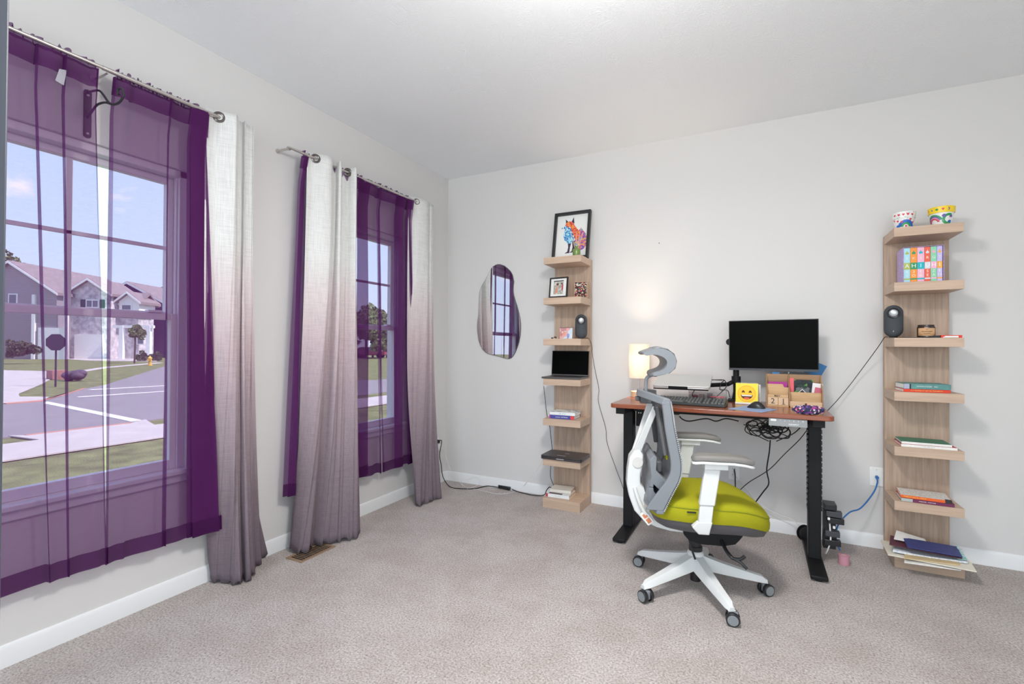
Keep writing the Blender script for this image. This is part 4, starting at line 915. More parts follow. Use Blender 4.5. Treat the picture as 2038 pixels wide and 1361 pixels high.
for z_, tx, s_ in ((.043, 'CO', .006), (.031, 'MAHOGANY', .008), (.021, 'SOY CANDLE', .005)):
    lettering(tx, basis((jx-.0405*math.sin(R(8)), -.235-.0410*math.cos(R(8)), zt+z_+.004), (math.cos(R(8)), -math.sin(R(8)), 0), (0, 0, 1)), s_, m_foxd, cj)
B().lathe((jx, -.235, zt+.062), [(.0365, 0), (.0365, .010), (.0345, .010), (.0345, .0)], 32, cap=False).build('rim', mat('dark_glass_rim', (.05, .03, .02), .15), cj)
# books
m_teal = mat('teal_book', (.10, .27, .26), .5, noise=(30, .2)); m_redb = mat('red_book', (.72, .05, .02), .5); m_grnb = mat('green_book', (.03, .20, .12), .5); m_purb = mat('plum_book', (.16, .02, .08), .5)
zt = TOPS[3]
grp = 'books on the right tower'
book('bright red paperback under the teal book, fourth shelf of the right tower', lie(1798, -.255, zt, 3), .205, .15, .0165, m_redb, m_redb, grp, txt='5  A  PROMISE OF A BETTER TOMORROW', txtc=m_inky, size=.45)
book('teal hardback lying on the red paperback, fourth shelf of the right tower', lie(1799, -.254, zt+.017, 3), .205, .155, .029, m_teal, m_teal, grp, txt='AUTOMOTIVE ERA   MAX', txtc=m_inkw, size=.28)
kb = [o for o in C.objects if o.name.startswith('book')][-1]; Mk = lie(1799, -.254, zt+.017, 3)
B(Mk).box(.0, .024, -.002, .004, .001, .0275).build('spine_label', mat('grey_lilac_patch', (.40, .42, .55), .5), kb, label='pale spine end')
B(Mk).box(.025, .031, -.0022, .004, .0005, .0282).build('spine_band', m_inkd, kb, label='black band round the spine')
zt = TOPS[4]
book('white magazine with a red back cover lying under the dark green book', lie(1793, -.262, zt, -1), .24, .17, .014, mat('red_magazine', (.60, .05, .07), .5), m_paper, grp, txt='THE  RED TENT', txtc=m_inkg, size=.55)
book('dark green book with white spine lying on the white magazine, right tower', lie(1794, -.252, zt+.0145, -2), .215, .17, .013, m_grnb, m_paper, grp, txt=None)
zt = TOPS[5]
book('plum coloured book at the bottom, sixth shelf of the right tower', lie(1793, -.262, zt, -3), .225, .15, .018, m_purb, m_purb, grp, txt='MADAME L. FORTUNE', txtc=m_inkw, size=.40)
kb = [o for o in C.objects if o.name.startswith('book')][-1]; Mk = lie(1793, -.262, zt, -3)
B(Mk).box(.0, .05, -.002, .004, .001, .017).build('spine_label', mat('sage_patch', (.45, .50, .48), .5), kb, label='pale spine end')
book('orange red paperback with a black spine end, lying on the plum book', lie(1792, -.258, zt+.0185, -5), .215, .165, .0155, mat('orange_red_book', (.80, .12, .01), .5), mat('orange_red_book', (.80, .12, .01), .5), grp, txt='PARENT and the CHILD', txtc=m_inky, size=.62, align='LEFT', topm=mat('white_page_cover', (.72, .70, .66), .7, noise=(140, .35)))
kb = [o for o in C.objects if o.name.startswith('book')][-1]; Mk = lie(1792, -.258, zt+.0185, -5)
B(Mk).box(.188, .2155, -.0022, .02, -.0002, .0162).build('spine_label', m_inkd, kb, label='black spine end with a white dot')
# papers on the base
zt = TOPS[6]
def sheet(label, c, th, mt, name='folder', cat='folder', curl=0, group=None):
    """c: four top corners (x, y, z), front-left, front-right, back-right, back-left"""
    root = None; n = 8; b = B(); rows_t = []; rows_b = []
    for j in range(n+1):
        tj = j/n; rt_, rb_ = [], []
        for i in range(n+1):
            ti = i/n; p = (Vector(c[0])*(1-ti)+Vector(c[1])*ti)*(1-tj)+(Vector(c[3])*(1-ti)+Vector(c[2])*ti)*tj
            p.z += curl*math.sin(math.pi*ti)*.5*(1-tj*.5); rt_.append(b._v(p)); rb_.append(b._v(p-Vector((0, 0, th))))
        rows_t.append(rt_); rows_b.append(rb_)
    for rows_, fl in ((rows_t, False), (rows_b, True)):
        for j in range(n):
            for i in range(n):
                f = (rows_[j][i], rows_[j][i+1], rows_[j+1][i+1], rows_[j+1][i]); b.bm.faces.new(f[::-1] if fl else f)
    for i in range(n):
        b.bm.faces.new((rows_t[0][i], rows_b[0][i], rows_b[0][i+1], rows_t[0][i+1])); b.bm.faces.new((rows_t[n][i+1], rows_b[n][i+1], rows_b[n][i], rows_t[n][i]))
        b.bm.faces.new((rows_t[i+1][0], rows_b[i+1][0], rows_b[i][0], rows_t[i][0])); b.bm.faces.new((rows_t[i][n], rows_b[i][n], rows_b[i+1][n], rows_t[i+1][n]))
    return tag(b.build(name, mt), label, cat, group)
def cz(px, py, z): q = at(px, py, 'z', z); return (q.x, q.y, z)
m_cream = mat('cream_card', (.78, .73, .62), .7); m_navy = mat('navy_folder', (.045, .055, .20), .6, noise=(60, .15)); m_maroon = mat('maroon_folder', (.11, .03, .05), .6)
m_printed = mat('printed_paper', (.68, .72, .78), .7, noise=(120, .25)); m_aqua = mat('aqua_print', (.35, .62, .58), .6, noise=(80, .4))
gp = 'papers on the base of the right tower'
sheet('large cream card folder at the bottom of the paper pile, overhanging the base', [cz(1767, 1103, zt+.018), cz(1944, 1137, zt+.018), cz(1930, 1115, zt+.018), cz(1753, 1074, zt+.018)], .005, m_cream, group=gp)
sheet('white paper bundle peeking out below the cream folder', [cz(1800, 1118, zt+.008), cz(1913, 1134, zt+.006), cz(1905, 1110, zt+.006), cz(1800, 1090, zt+.008)], .0055, m_paper, 'paper_stack', 'papers', group=gp)
sheet('yellowish envelope in the middle of the paper pile', [cz(1800, 1110, zt+.026), cz(1911, 1124, zt+.024), cz(1900, 1100, zt+.024), cz(1800, 1080, zt+.026)], .005, mat('tan_envelope', (.66, .50, .28), .7), 'envelope', 'envelope', group=gp)
sheet('curled printed newspaper pages under the maroon folder', [cz(1777, 1094, zt+.040), cz(1926, 1117, zt+.034), cz(1915, 1092, zt+.036), cz(1783, 1075, zt+.042)], .011, m_printed, 'newspaper', 'newspaper', curl=-.012, group=gp)
sheet('aqua printed brochure sticking out on the right of the pile', [cz(1905, 1112, zt+.044), cz(1926, 1114, zt+.044), cz(1905, 1086, zt+.046), cz(1890, 1088, zt+.046)], .002, m_aqua, 'brochure', 'brochure', group=gp)
sheet('maroon folder under the navy one', [cz(1770, 1083, zt+.064), cz(1915, 1111, zt+.050), cz(1908, 1093, zt+.050), cz(1772, 1065, zt+.070)], .004, m_maroon, group=gp)
sheet('loose white sheets rising behind the folders', [cz(1779, 1072, zt+.082), cz(1850, 1086, zt+.066), cz(1840, 1072, zt+.066), cz(1784, 1055, zt+.10)], .003, m_paper, 'paper_stack', 'papers', group=gp)
sheet('navy blue folder on top of the paper pile', [cz(1806, 1088, zt+.078), cz(1916, 1108, zt+.060), cz(1903, 1087, zt+.060), cz(1797, 1069, zt+.082)], .004, m_navy, group=gp)
# ================================================================== DESK
DZ = .865; DX0, DX1, DYF, DYB = 1.708, 2.886, -.69, -.08
dk = thing('standing_desk', 'red brown standing desk with black steel legs', 'desk', ((DX0+DX1)/2, (DYF+DYB)/2, 0))
B().prism(rrect(DX0, DX1, DYF, DYB, .03, 6), DZ-.026, DZ).build('desktop', m_desk, dk, bevel=.004, seg=3)
for s, x in ((-1, 1.765), (1, 2.819)):
    B().box(x-.031, x+.031, -.45, -.36, .03, DZ-.07).build('leg', m_black, dk, bevel=.004)
    B().prism([(x-.04, -.685), (x+.04, -.685), (x+.04, -.11), (x-.04, -.11)], .008, .03).build('foot', m_black, dk, bevel=.006)
    B().box(x-.028, x+.028, -.655, -.14, DZ-.066, DZ-.0265).build('side_bracket', m_black, dk, bevel=.002)
    for yy in (-.66, -.13): B().cyl((x, yy, 0), (x, yy, .008), .018).build('levelling_pad', m_blackp, dk)
B().box(1.80, 2.79, -.44, -.37, DZ-.07, DZ-.030).build('crossbar', m_black, dk)
cb = B().box(1.806, 1.866, -.40, -.20, DZ-.175, DZ-.071).build('control_box', m_black, dk, bevel=.004)
for x_ in (1.824, 1.838): B().cyl((x_, -.4015, DZ-.085), (x_, -.40, DZ-.085), .004).build('indicator', m_white, cb)
pl = B().box(2.585, 2.765, -.682, -.60, DZ-.069, DZ-.0265).build('control_panel', mat('panel_grey', (.28, .29, .30), .4), dk, bevel=.002)
Mp = basis((2.585, -.683, DZ-.068), (1, 0, 0), (0, 0, 1))
B(Mp).box(.010, .035, .027, .036, 0, .0008).build('display', mat('lit_display', (.8, .85, .85), .3, emis=((.8, .9, .9), .6)), pl)
for k, tx in enumerate(('^', 'v', '1', '2', '3', 'M')):
    lettering(tx, Mp @ Matrix.Translation((.055+.021*k, .031, .0003)), .011, m_inkw, pl, name='button_mark')
lettering('FLEXISPOT', Mp @ Matrix.Translation((.118, .012, .0003)), .010, m_inkw, pl, bold=.0002)
# toothed cable spine on the right leg
for x in (2.786, 2.852):
    b = B().box(x-.001, x+.001, -.41, -.38, .30, .825)
    for k in range(17): z0 = .30+k*.031; b.box(x-.003, x+.004, -.44, -.38, z0, z0+.021)
    b.build('cable_comb', m_blackp, dk, bevel=.001)
# power strip cluster behind the right leg
ps = thing('power_strip', 'black power strip with plugs tied to the right desk leg near the floor', 'power strip', (2.89, -.33, 0))
B().box(2.868, 2.93, -.36, -.30, .07, .33).build('strip_body', m_blackp, ps, bevel=.003)
for k, (a_, c_, z_) in enumerate(((.87, .93, .300), (.88, .955, .262), (.885, .965, .225), (.875, .945, .150), (.87, .95, .10))):
    B().box(2+a_, 2+c_, -.395, -.355, z_, z_+.032).build('plug', [m_blackp, m_darkp][k % 2], ps, bevel=.003)
for k, (x_, z_) in enumerate(((2.885, .245), (2.91, .20))): B().box(x_, x_+.012, -.402, -.39, z_, z_+.014).build('plug_end', m_white, ps, bevel=.002)
B().tube([(2.895, -.37, .26), (2.898, -.385, .20), (2.90, -.39, .13), (2.888, -.38, .07), (2.88, -.36, .04)], .004, smooth=5).build('cable_loop', m_wcable, ps, label='white cable loop')
vr = thing('cable_tie_roll', 'small pink roll of strap lying on the carpet by the power strip', 'roll', (2.965, -.37, 0))
B().lathe((2.965, -.37, .0), [(.014, .001), (.027, .001), (.027, .052), (.014, .052), (.014, .001)], 28, cap=False).build('strap_roll', mat('pink_strap', (.52, .24, .30), .7), vr)
B().cyl((2.965, -.37, .002), (2.965, -.37, .05), .0135).build('core', mat('pale_pink_core', (.60, .40, .40), .8), vr)
cr = thing('cable_reel', 'round black cable reel behind the right desk foot', 'cable reel', (2.80, -.12, .05))
Mr = Matrix.Translation((2.80, -.10, .052)) @ Matrix.Scale(.58, 4) @ Matrix.Rotation(R(35), 4, 'Z') @ Matrix.Rotation(R(90), 4, 'X')
B(Mr).cyl((0, 0, -.03), (0, 0, -.024), .083, seg=36).cyl((0, 0, .024), (0, 0, .03), .083, seg=36).build('flange', m_blackp, cr)
B(Mr).cyl((0, 0, -.024), (0, 0, .024), .045, seg=24).build('core', m_darkp, cr)
for k in range(8):
    r_ = .052+.003*(k % 4); z_ = -.018+.012*(k//2); B(Mr).tube([(r_*math.cos(R(20*i)), r_*math.sin(R(20*i)), z_) for i in range(19)], .004, 6).build('wound_cable', m_cable, cr)
# ---- network cable (blue)
bl = B().tube([(xj, -.01, zj-.002), (xj-.004, -.045, zj-.03), (xj-.03, -.07, zj-.09), (xj-.10, -.13, zj-.17), at(1690, 1020, 'y', -.2), at(1668, 1045, 'y', -.30), at(1664, 1075, 'y', -.33), at(1672, 1095, 'y', -.36)], .0042, 8, smooth=6).build('network_cable', mat('blue_cable', (.02, .14, .42), .5))
tag(bl, 'blue network cable hanging from the wall plate to the power strip', 'cable')
B().cyl((xj, -.008, zj), (xj, -.026, zj-.002), .009).build('connector', mat('blue_boot', (.02, .14, .42), .5), bl, label='blue plug boot')
# ---- cable tangle under the desk
rnd = random.Random(12); tg = B()
for k in range(13):
    c0 = at(rnd.uniform(1496, 1552), rnd.uniform(842, 862), 'y', rnd.uniform(-.42, -.30)); rr_ = rnd.uniform(.016, .042); tl = rnd.uniform(-.9, .9); pts_ = []
    for i in range(15):
        a_ = 2*math.pi*i/13+k; v3 = Vector((rr_*1.5*math.cos(a_), rr_*.6*math.sin(a_+tl), rr_*math.sin(a_)*.9)); pts_.append(c0+v3+Vector((0, 0, rnd.uniform(-.006, .006))))
    tg.tube(pts_, rnd.choice((.0032, .0042)), 6, smooth=3)
for (a_, b_, c_) in (((1485, 842), (1500, 862), (1530, 878)), ((1600, 842), (1580, 862), (1545, 878)), ((1480, 845), (1520, 850), (1572, 870)), ((1487, 843), (1483, 857), (1497, 866))):
    tg.tube([at(*a_, 'y', -.38), at(*b_, 'y', -.36), at(*c_, 'y', -.36)], .003, 6, smooth=8)
tg = tg.build('cable_tangle', m_cable); tag(tg, 'knotted tangle of black cables hanging under the desktop', 'cables', kind='stuff')
def cable(label, pts_, r_=.0028, mt=None, name='cable', sm=6): return tag(B().tube(pts_, r_, 7, smooth=sm).build(name, mt or m_cable), label, 'cable')
yy = -.35
cable('black cable sagging below the desk front, left of the tangle', [at(1352, 828, 'y', -.35), at(1358, 834, 'y', -.35), at(1372, 838, 'y', -.35), at(1405, 833, 'y', -.35), at(1425, 838, 'y', -.35), at(1445, 833, 'y', -.34), at(1470, 838, 'y', -.34)], .004)
B().box(1.99, 2.08, -.40, -.33, DZ-.083, DZ-.071).build('cable_clip', m_blackp, dk)
cable('black cable dropping from the tangle towards the floor behind the seat', [at(1533, 876, 'y', -.33), at(1531, 900, 'y', -.28), at(1526, 935, 'y', -.22), at(1530, 962, 'y', -.20), at(1518, 980, 'y', -.18), at(1500, 1005, 'y', -.16), at(1480, 1040, 'y', -.16)], .004)
cable('thin black cable running from the right desk leg down to the outlet', [at(1606, 856, 'y', -.34), at(1590, 876, 'y', -.25), at(1560, 905, 'y', -.15), at(1530, 935, 'y', -.10), at(1490, 960, 'y', -.06), at(1468, 980, 'y', -.04)], .0026)
cable('black cable plugged into the outlet under the desk', [Vector((xo+.003, -.012, zo+.018)), at(1463, 945, 'y', -.045), at(1464, 975, 'y', -.05), at(1470, 1030, 'y', -.08)], .004)
cable('thin white cable from the outlet down to the cable reel', [Vector((xo+.004, -.012, zo-.02)), at(1480, 965, 'y', -.04), at(1510, 1000, 'y', -.04), at(1545, 1022, 'y', -.05), at(1575, 1033, 'y', -.08), at(1590, 1045, 'y', -.13)], .0026, m_wcable)
# ---- speaker cords
cable('thin black cord from the left speaker running down past the desk', [Vector((sx+.02, -.13, TOPS[2]+.006)), at(1172, 674, 'y', -.10), at(1178, 688, 'y', -.03), at(1179, 705, 'y', -.012), at(1185, 740, 'y', -.012), at(1192, 775, 'y', -.012), at(1191, 800, 'y', -.012), at(1205, 850, 'y', -.012), at(1208, 880, 'y', -.012), at(1225, 930, 'y', -.015), at(1240, 970, 'y', -.03), at(1252, 1010, 'y', -.06)], .0017)
cable('thin black cord from the right speaker to the desk', [Vector((sx2-.02, -.15, TOPS[2]+.008)), at(1760, 672, 'y', -.20), at(1748, 690, 'y', -.12), at(1715, 735, 'y', -.06), at(1690, 768, 'y', -.05), at(1665, 798, 'y', -.055), at(1646, 818, 'y', -.075)], .0020)
# ---- cables by the corner
q = at(869, 884, 'x', .003)
cable('black laptop power cord along the skirting from the corner outlet', [Vector((.03, q.y, q.z+.03)), Vector((.05, q.y+.01, q.z+.03)), at(875, 905, 'x', .05), at(878, 925, 'x', .045), at(882, 950, 'x', .06), cz(895, 968, .006), cz(915, 972, .006), cz(945, 972, .006), cz(970, 967, .006), cz(993, 970, .012)], .0038)
ad_c = Vector(cz(1005, 973, .0))
ad = tag(B(Matrix.Translation((ad_c.x, ad_c.y, .001)) @ Matrix.Rotation(R(-8), 4, 'Z')).box(-.06, .06, -.022, .022, 0, .028).build('power_adapter', m_blackp, bevel=.005), 'black laptop power brick on the carpet against the skirting', 'adapter')
cable('black cord from the power brick to the left shelf tower', [Vector((ad_c.x+.055, ad_c.y, .012)), cz(1030, 978, .006), cz(1060, 985, .006), cz(1082, 985, .02), at(1088, 975, 'y', -.14), at(1094, 969, 'y', -.13), at(1099, 973, 'y', -.16)], .0035)
wl = [Vector((.035, q.y, q.z-.01)), at(885, 900, 'y', -.05), at(893, 925, 'y', -.06), at(903, 945, 'y', -.05), cz(925, 968, .006), cz(955, 975, .006), cz(985, 982, .006), cz(1010, 982, .006), cz(1035, 973, .01), at(1050, 958, 'y', -.08), at(1065, 940, 'y', -.09), at(1078, 920, 'y', -.12), at(1084, 912, 'y', -.15)]
cable('thin white charging cable looping over the carpet to the left shelf tower', wl, .0018, m_wcable)
cable('thin white cable loop curling beside the skirting', [cz(922, 972, .006), cz(920, 962, .01), at(932, 953, 'y', -.04), at(945, 949, 'y', -.03), at(953, 952, 'y', -.03), at(954, 962, 'y', -.05), cz(945, 968, .008), cz(930, 973, .006)], .0016, m_wcable)
cable('black cord hanging down behind the left edge of the left tower', [at(1082, 768, 'y', -.06), at(1085, 795, 'y', -.05), at(1089, 828, 'y', -.04), at(1094, 848, 'y', -.04), at(1097, 875, 'y', -.04), at(1099, 900, 'y', -.04), at(1096, 930, 'y', -.045), at(1096, 950, 'y', -.05), at(1102, 966, 'y', -.06)], .0024)
# ================================================================== ON THE DESK
lm = thing('table_lamp', 'lit table lamp with white cylinder shade and round wooden base', 'lamp', (1.782, -.20, DZ))
B().lathe((1.782, -.20, DZ), [(.0, 0), (.055, 0), (.0565, .002), (.0565, .038), (.054, .041), (.0, .041)], 40, cap=False).build('lamp_base', m_ash, lm)
B().cyl((1.782, -.20, DZ+.04), (1.782, -.20, DZ+.22), .0042).build('pole', m_nickel, lm)
m_shade = bpy.data.materials.new('lamp_shade_fabric'); m_shade.use_nodes = True; nt = m_shade.node_tree; nt.nodes.clear()
o_ = N(nt, 'ShaderNodeOutputMaterial'); d_ = N(nt, 'ShaderNodeBsdfDiffuse'); d_.inputs[0].default_value = (.85, .82, .76, 1); l_ = N(nt, 'ShaderNodeBsdfTranslucent'); l_.inputs[0].default_value = (.95, .92, .87, 1)
s_ = N(nt, 'ShaderNodeMixShader'); s_.inputs[0].default_value = .55; nt.links.new(d_.outputs[0], s_.inputs[1]); nt.links.new(l_.outputs[0], s_.inputs[2]); nt.links.new(s_.outputs[0], o_.inputs[0])
sb = B(); k = 44
for z0, z1, rr_ in ((DZ+.135, DZ+.375, .070),):
    sb.lathe((1.782, -.20, 0), [(rr_, z0), (rr_, z1), (rr_-.0012, z1), (rr_-.0012, z0), (rr_, z0)], k, cap=False)
sb.build('lamp_shade', m_shade, lm)
B().ell((1.782, -.20, 1.12), (.024, .024, .036)).build('light_bulb', mat('lit_bulb', (1, .8, .5), .4, emis=((1, .72, .38), 14)), lm)
B().cyl((1.782, -.20, 1.05), (1.782, -.20, 1.085), .016).build('socket', m_nickel, lm)
for a_ in (0, 120, 240): B().cyl((1.782, -.20, 1.06), (1.782+.069*math.cos(R(a_)), -.20+.069*math.sin(R(a_)), 1.005), .0015, seg=6).build('shade_spider', m_nickel, lm)
# monitor
mL, mR = 3.16, 2.90
tl = dep(1449, 639, mL); bl_ = dep(1451, 736, mL); tr = dep(1629, 634, mR); br_ = dep(1629, 740.5, mR)
u = ((tr-tl)+(br_-bl_)).normalized(); v = ((tl-bl_)+(tr-br_)).normalized(); wM = ((tr-tl).length+(br_-bl_).length)/2; hM_ = ((tl-bl_).length+(tr-br_).length)/2
mo = thing('monitor', 'black flat screen monitor on an arm above the desk', 'monitor', (bl_+br_)/2)
Mo = basis(bl_, u, v)
B(Mo).box(0, wM, 0, hM_, -.012, 0).box(wM*.12, wM*.88, hM_*.1, hM_*.7, -.045, -.012).build('housing', m_blackp, mo, bevel=.002)
B(Mo).box(.004, wM-.004, .014, hM_-.004, .0001, .0009).build('screen', m_screen, mo, smooth=False)
B(Mo).box(0, wM, 0, .013, .0001, .003).build('bezel', m_darkp, mo)
# arm
mc_ = Mo @ Vector((wM*.5, hM_*.5, -.07)); pole = Vector((2.405, -.155, DZ))
ma = thing('screen_and_tray_mount', 'black double monitor arm on a desk clamp holding the screen and laptop tray', 'monitor arm', pole)
B().box(pole.x-.05, pole.x+.04, -.205, -.082, DZ, DZ+.012).build('clamp_plate', m_black, ma, bevel=.002)
B().cyl(pole+Vector((0, 0, .012)), pole+Vector((0, 0, .40)), .018).cyl(pole+Vector((0, 0, .012)), pole+Vector((0, 0, .06)), .026, .019).build('pole', m_black, ma)
B().cyl(pole+Vector((0, 0, .115)), pole+Vector((0, 0, .165)), .028).build('collar', m_black, ma)
B().cyl(pole+Vector((0, 0, .31)), pole+Vector((0, 0, .36)), .028).build('collar', m_black, ma)
pz = mc_.z
B().tube([Vector((pole.x, pole.y, DZ+.335)), Vector(((pole.x+mc_.x)/2, max(pole.y, mc_.y)+.10, DZ+.345)), Vector((mc_.x, mc_.y+.06, pz)), mc_], .016, 10).build('upper_arm', m_black, ma)
B(basis(mc_, u, v)).box(-.05, .05, -.05, .05, 0, .02).build('mount_plate', m_black, ma, bevel=.002)
B(Mo).cyl((.000, hM_*.57, -.075), (.000, hM_*.57, -.03), .022).build('tension_knob', m_black, ma)
# laptop on tray
la = dep(1299, 766, 3.10); lb_ = dep(1413, 770.5, 2.95); lc_ = dep(1416, 745, 3.167); ld = dep(1328, 744, 3.32)
cen = (la+lb_+lc_+ld)/4; tilt = ((ld-la)+(lc_-lb_))/2
Mt = basis(la-Vector((0, 0, .0)), (lb_-la), tilt); wL = (lb_-la).length; dL = (lc_-lb_).length
lp2 = thing('laptop', 'closed silver laptop on the raised tray above the keyboard', 'laptop', cen)
m_silver = mat('silver_laptop', (.62, .62, .60), .35, .55)
B(Mt).prism(rrect(0, wL, 0, dL, .012), -.009, 0).build('lid', m_silver, lp2, bevel=.0015)
B(Mt).prism(rrect(.001, wL-.001, .001, dL-.001, .012), -.019, -.0095).build('base', m_silver, lp2, bevel=.0015)
B(Mt).box(wL*.28, wL*.62, -.0008, .003, -.018, -.002).build('finger_notch', m_black, lp2)
Mtt = Mt @ Matrix.Translation((0, 0, -.022))
tr_ = B(Mtt).box(.002, wL-.01, .005, dL-.005, -.005, 0).build('laptop_tray', m_black, ma, bevel=.001)
p0_ = Mtt @ Vector((wL*.9, dL*.55, -.012))
B().tube([p0_, Vector((pole.x-.05, pole.y, p0_.z)), Vector((pole.x, pole.y, DZ+.14))], .014, 10).build('lower_arm', m_black, ma)
pa_ = Mt @ Vector((wL, dL*.75, -.01))
cable('black cable looping from the silver laptop down to the desk', [pa_, pa_+Vector((.05, -.01, 0)), at(1442, 757, 'y', -.28), at(1446, 768, 'y', -.28), at(1436, 780, 'y', -.3), at(1420, 793, 'y', -.34), at(1400, 797, 'y', -.36), at(1385, 795, 'y', -.36), at(1378, 785, 'y', -.36), at(1384, 774, 'y', -.36)], .0028)
cable('second black cable arching from the laptop to the monitor pole', [pa_+Vector((0, -.02, 0)), pa_+Vector((.07, -.02, .002)), at(1436, 762, 'y', -.26), at(1433, 775, 'y', -.27), at(1448, 777, 'y', -.2), at(1452, 790, 'y', -.19)], .0026)
# keyboard
kc = thing('keyboard', 'dark grey full size keyboard on the desk', 'keyboard', (2.15, -.5, DZ))
Kfr = at(1443, 812, 'z', DZ+.0); Kfl = at(1335, 805, 'z', DZ+.0)
ku = (Kfr-Kfl).normalized(); Mk = basis(Kfr-ku*.43, ku, Vector((-ku.y, ku.x, 0)))
B(Mk).loft([[(0, 0, .001), (.43, 0, .001), (.43, .135, .001), (0, .135, .001)], [(0, 0, .016), (.43, 0, .016), (.43, .135, .038), (0, .135, .038)]]).build('keyboard_case', mat('keyboard_case', (.03, .036, .036), .5), kc, bevel=.003)
cols_k = [(.008+.0192*c, .0165) for c in range(15)]+[(.304+.0192*c, .0165) for c in range(2)]+[(.350+.0192*c, .0165) for c in range(4)]
m_key2 = mat('key_caps', (.085, .088, .085), .5)
for r in range(5):
    b = B(Mk)
    for (a_, w2) in cols_k:
        if r == 0 and .06 < a_ < .20: continue
        zz = .018+.0036*r; b.loft([[(a_, .012+r*.0225, zz), (a_+w2, .012+r*.0225, zz), (a_+w2, .031+r*.0225, zz+.0035), (a_, .031+r*.0225, zz+.0015)], [(a_+.002, .014+r*.0225, zz+.008), (a_+w2-.002, .014+r*.0225, zz+.008), (a_+w2-.002, .029+r*.0225, zz+.010), (a_+.002, .029+r*.0225, zz+.010)]])
    if r == 0: b.loft([[(.064, .012, .019), (.195, .012, .019), (.195, .031, .0205), (.064, .031, .0205)], [(.066, .014, .027), (.193, .014, .027), (.193, .029, .029), (.066, .029, .029)]])
    b.build('key_row', m_key2, kc, smooth=False)
# clear organiser box behind the keyboard
c0 = at(1378, 793, 'y', -.28); ob = thing('organizer_box', 'clear acrylic organizer box with red labels behind the keyboard', 'organizer', (2.29, -.26, DZ))
m_clear = clearmat('clear_acrylic', (.86, .84, .84), .03, rough=.25)
b = B(); x0, x1, y0, y1, z0, z1 = 2.13, 2.355, -.33, -.23, DZ, DZ+.085; t = .0025
b.box(x0, x1, y0, y1, z0, z0+t).box(x0, x0+t, y0, y1, z0+t, z1).box(x1-t, x1, y0, y1, z0+t, z1).box(x0+t, x1-t, y0, y0+t, z0+t, z1-.02).box(x0+t, x1-t, y1-t, y1, z0+t, z1)
b.build('box_shell', m_clear, ob, smooth=False)
B().box(2.26, 2.345, -.3325, -.331, DZ+.036, DZ+.042).build('red_label', mat('pink_red_label', (.65, .10, .14), .5), ob)
for k, (x_, c_) in enumerate(((2.15, (.45, .05, .12)), (2.19, (.60, .45, .45)), (2.24, (.25, .18, .20)), (2.29, (.70, .66, .62)))):
    tag(B().box(x_, x_+.03, -.31, -.25, DZ+.003, DZ+.04+.008*(k % 3)).build('eraser', mat(f'small_item_{k}', c_, .5), bevel=.003), ['dark red block leftmost in the clear organizer', 'pinkish block second in the clear organizer', 'dark block third in the clear organizer', 'cream block rightmost in the clear organizer'][k], 'stationery', 'small things in the organizer')
# emoji calendar
ea = at(1464, 803, 'z', DZ+.001); eb = at(1508.5, 805.5, 'z', DZ+.001)
eu = (eb-ea).normalized(); Me = basis(ea, eu, Vector((0, .16, 1))); wE = (eb-ea).length; hE = .130
m_yel = mat('yellow_card', (.88, .72, .05), .6); m_org = mat('orange_face', (.86, .36, .02), .6); m_face = mat('yellow_face', (.90, .55, .02), .6); m_brn = mat('brown_ink', (.10, .02, .01), .7)
em = thing('desk_calendar', 'yellow spiral desk calendar with a grinning face', 'calendar', (ea+eb)/2)
B(Me).box(0, wE, .010, hE, .0, .004).build('page', m_yel, em, smooth=False)
B(Me).box(-.002, wE+.002, 0, .012, -.001, .0035).build('stand_foot', m_paper, em)
Me2 = basis(ea+eu*.0+Vector((.015, .075, 0)), eu, Vector((0, -.28, 1))); B(Me2).box(.0, wE, 0, hE-.003, -.003, 0).build('back_flap', m_paper, em, smooth=False)
cxe, cye = wE/2, hE*.50
def disc(M_, cx_, cy_, rx, ry, z0, z1, n=36): return B(M_).prism([(cx_+rx*math.cos(2*math.pi*i/n), cy_+ry*math.sin(2*math.pi*i/n)) for i in range(n)], z0, z1)
fc = disc(Me, cxe, cye, wE*.41, wE*.41, .004, .0046).build('face', m_org, em, smooth=False)
disc(Me, cxe, cye-.0005, wE*.385, wE*.38, .0046, .0050).build('face_centre', m_face, fc, smooth=False)
for s in (-1, 1):
    B(Me).prism([(cxe+s*wE*.155+wE*.07*math.cos(R(a_)), cye+wE*.05+wE*.11*math.sin(R(a_))) for a_ in range(0, 181, 15)]+[(cxe+s*wE*.155-wE*.035, cye+wE*.045), (cxe+s*wE*.155, cye+wE*.075), (cxe+s*wE*.155+wE*.035, cye+wE*.045)][:], .0050, .0054).build('eye', m_brn, fc, smooth=False)
R_ = wE*.265
B(Me).prism([(cxe+R_*math.cos(R(a_)), cye-wE*.06+R_*.85*math.sin(R(a_))) for a_ in range(180, 361, 10)], .0050, .0054).build('mouth', m_brn, fc, smooth=False)
B(Me).prism([(cxe-R_*.9, cye-wE*.065), (cxe+R_*.9, cye-wE*.065), (cxe+R_*.82, cye-wE*.125), (cxe-R_*.82, cye-wE*.125)], .0054, .0058).build('teeth', m_paper, fc, smooth=False)
disc(Me, cxe, cye-wE*.225, wE*.13, wE*.05, .0054, .0058, 20).build('tongue', mat('tongue_red', (.75, .12, .06), .6), fc, smooth=False)
for k in range(15):
    cx_ = wE*(.06+.063*k); Mrr = Me @ Matrix.Translation((cx_, hE, .0)) @ Matrix.Rotation(R(90), 4, 'Y')
    B(Mrr).tube([(.0045*math.cos(R(a_)), .0055*math.sin(R(a_)), 0) for a_ in range(0, 361, 30)], .0009, 5).build('spiral_ring', m_white, em)
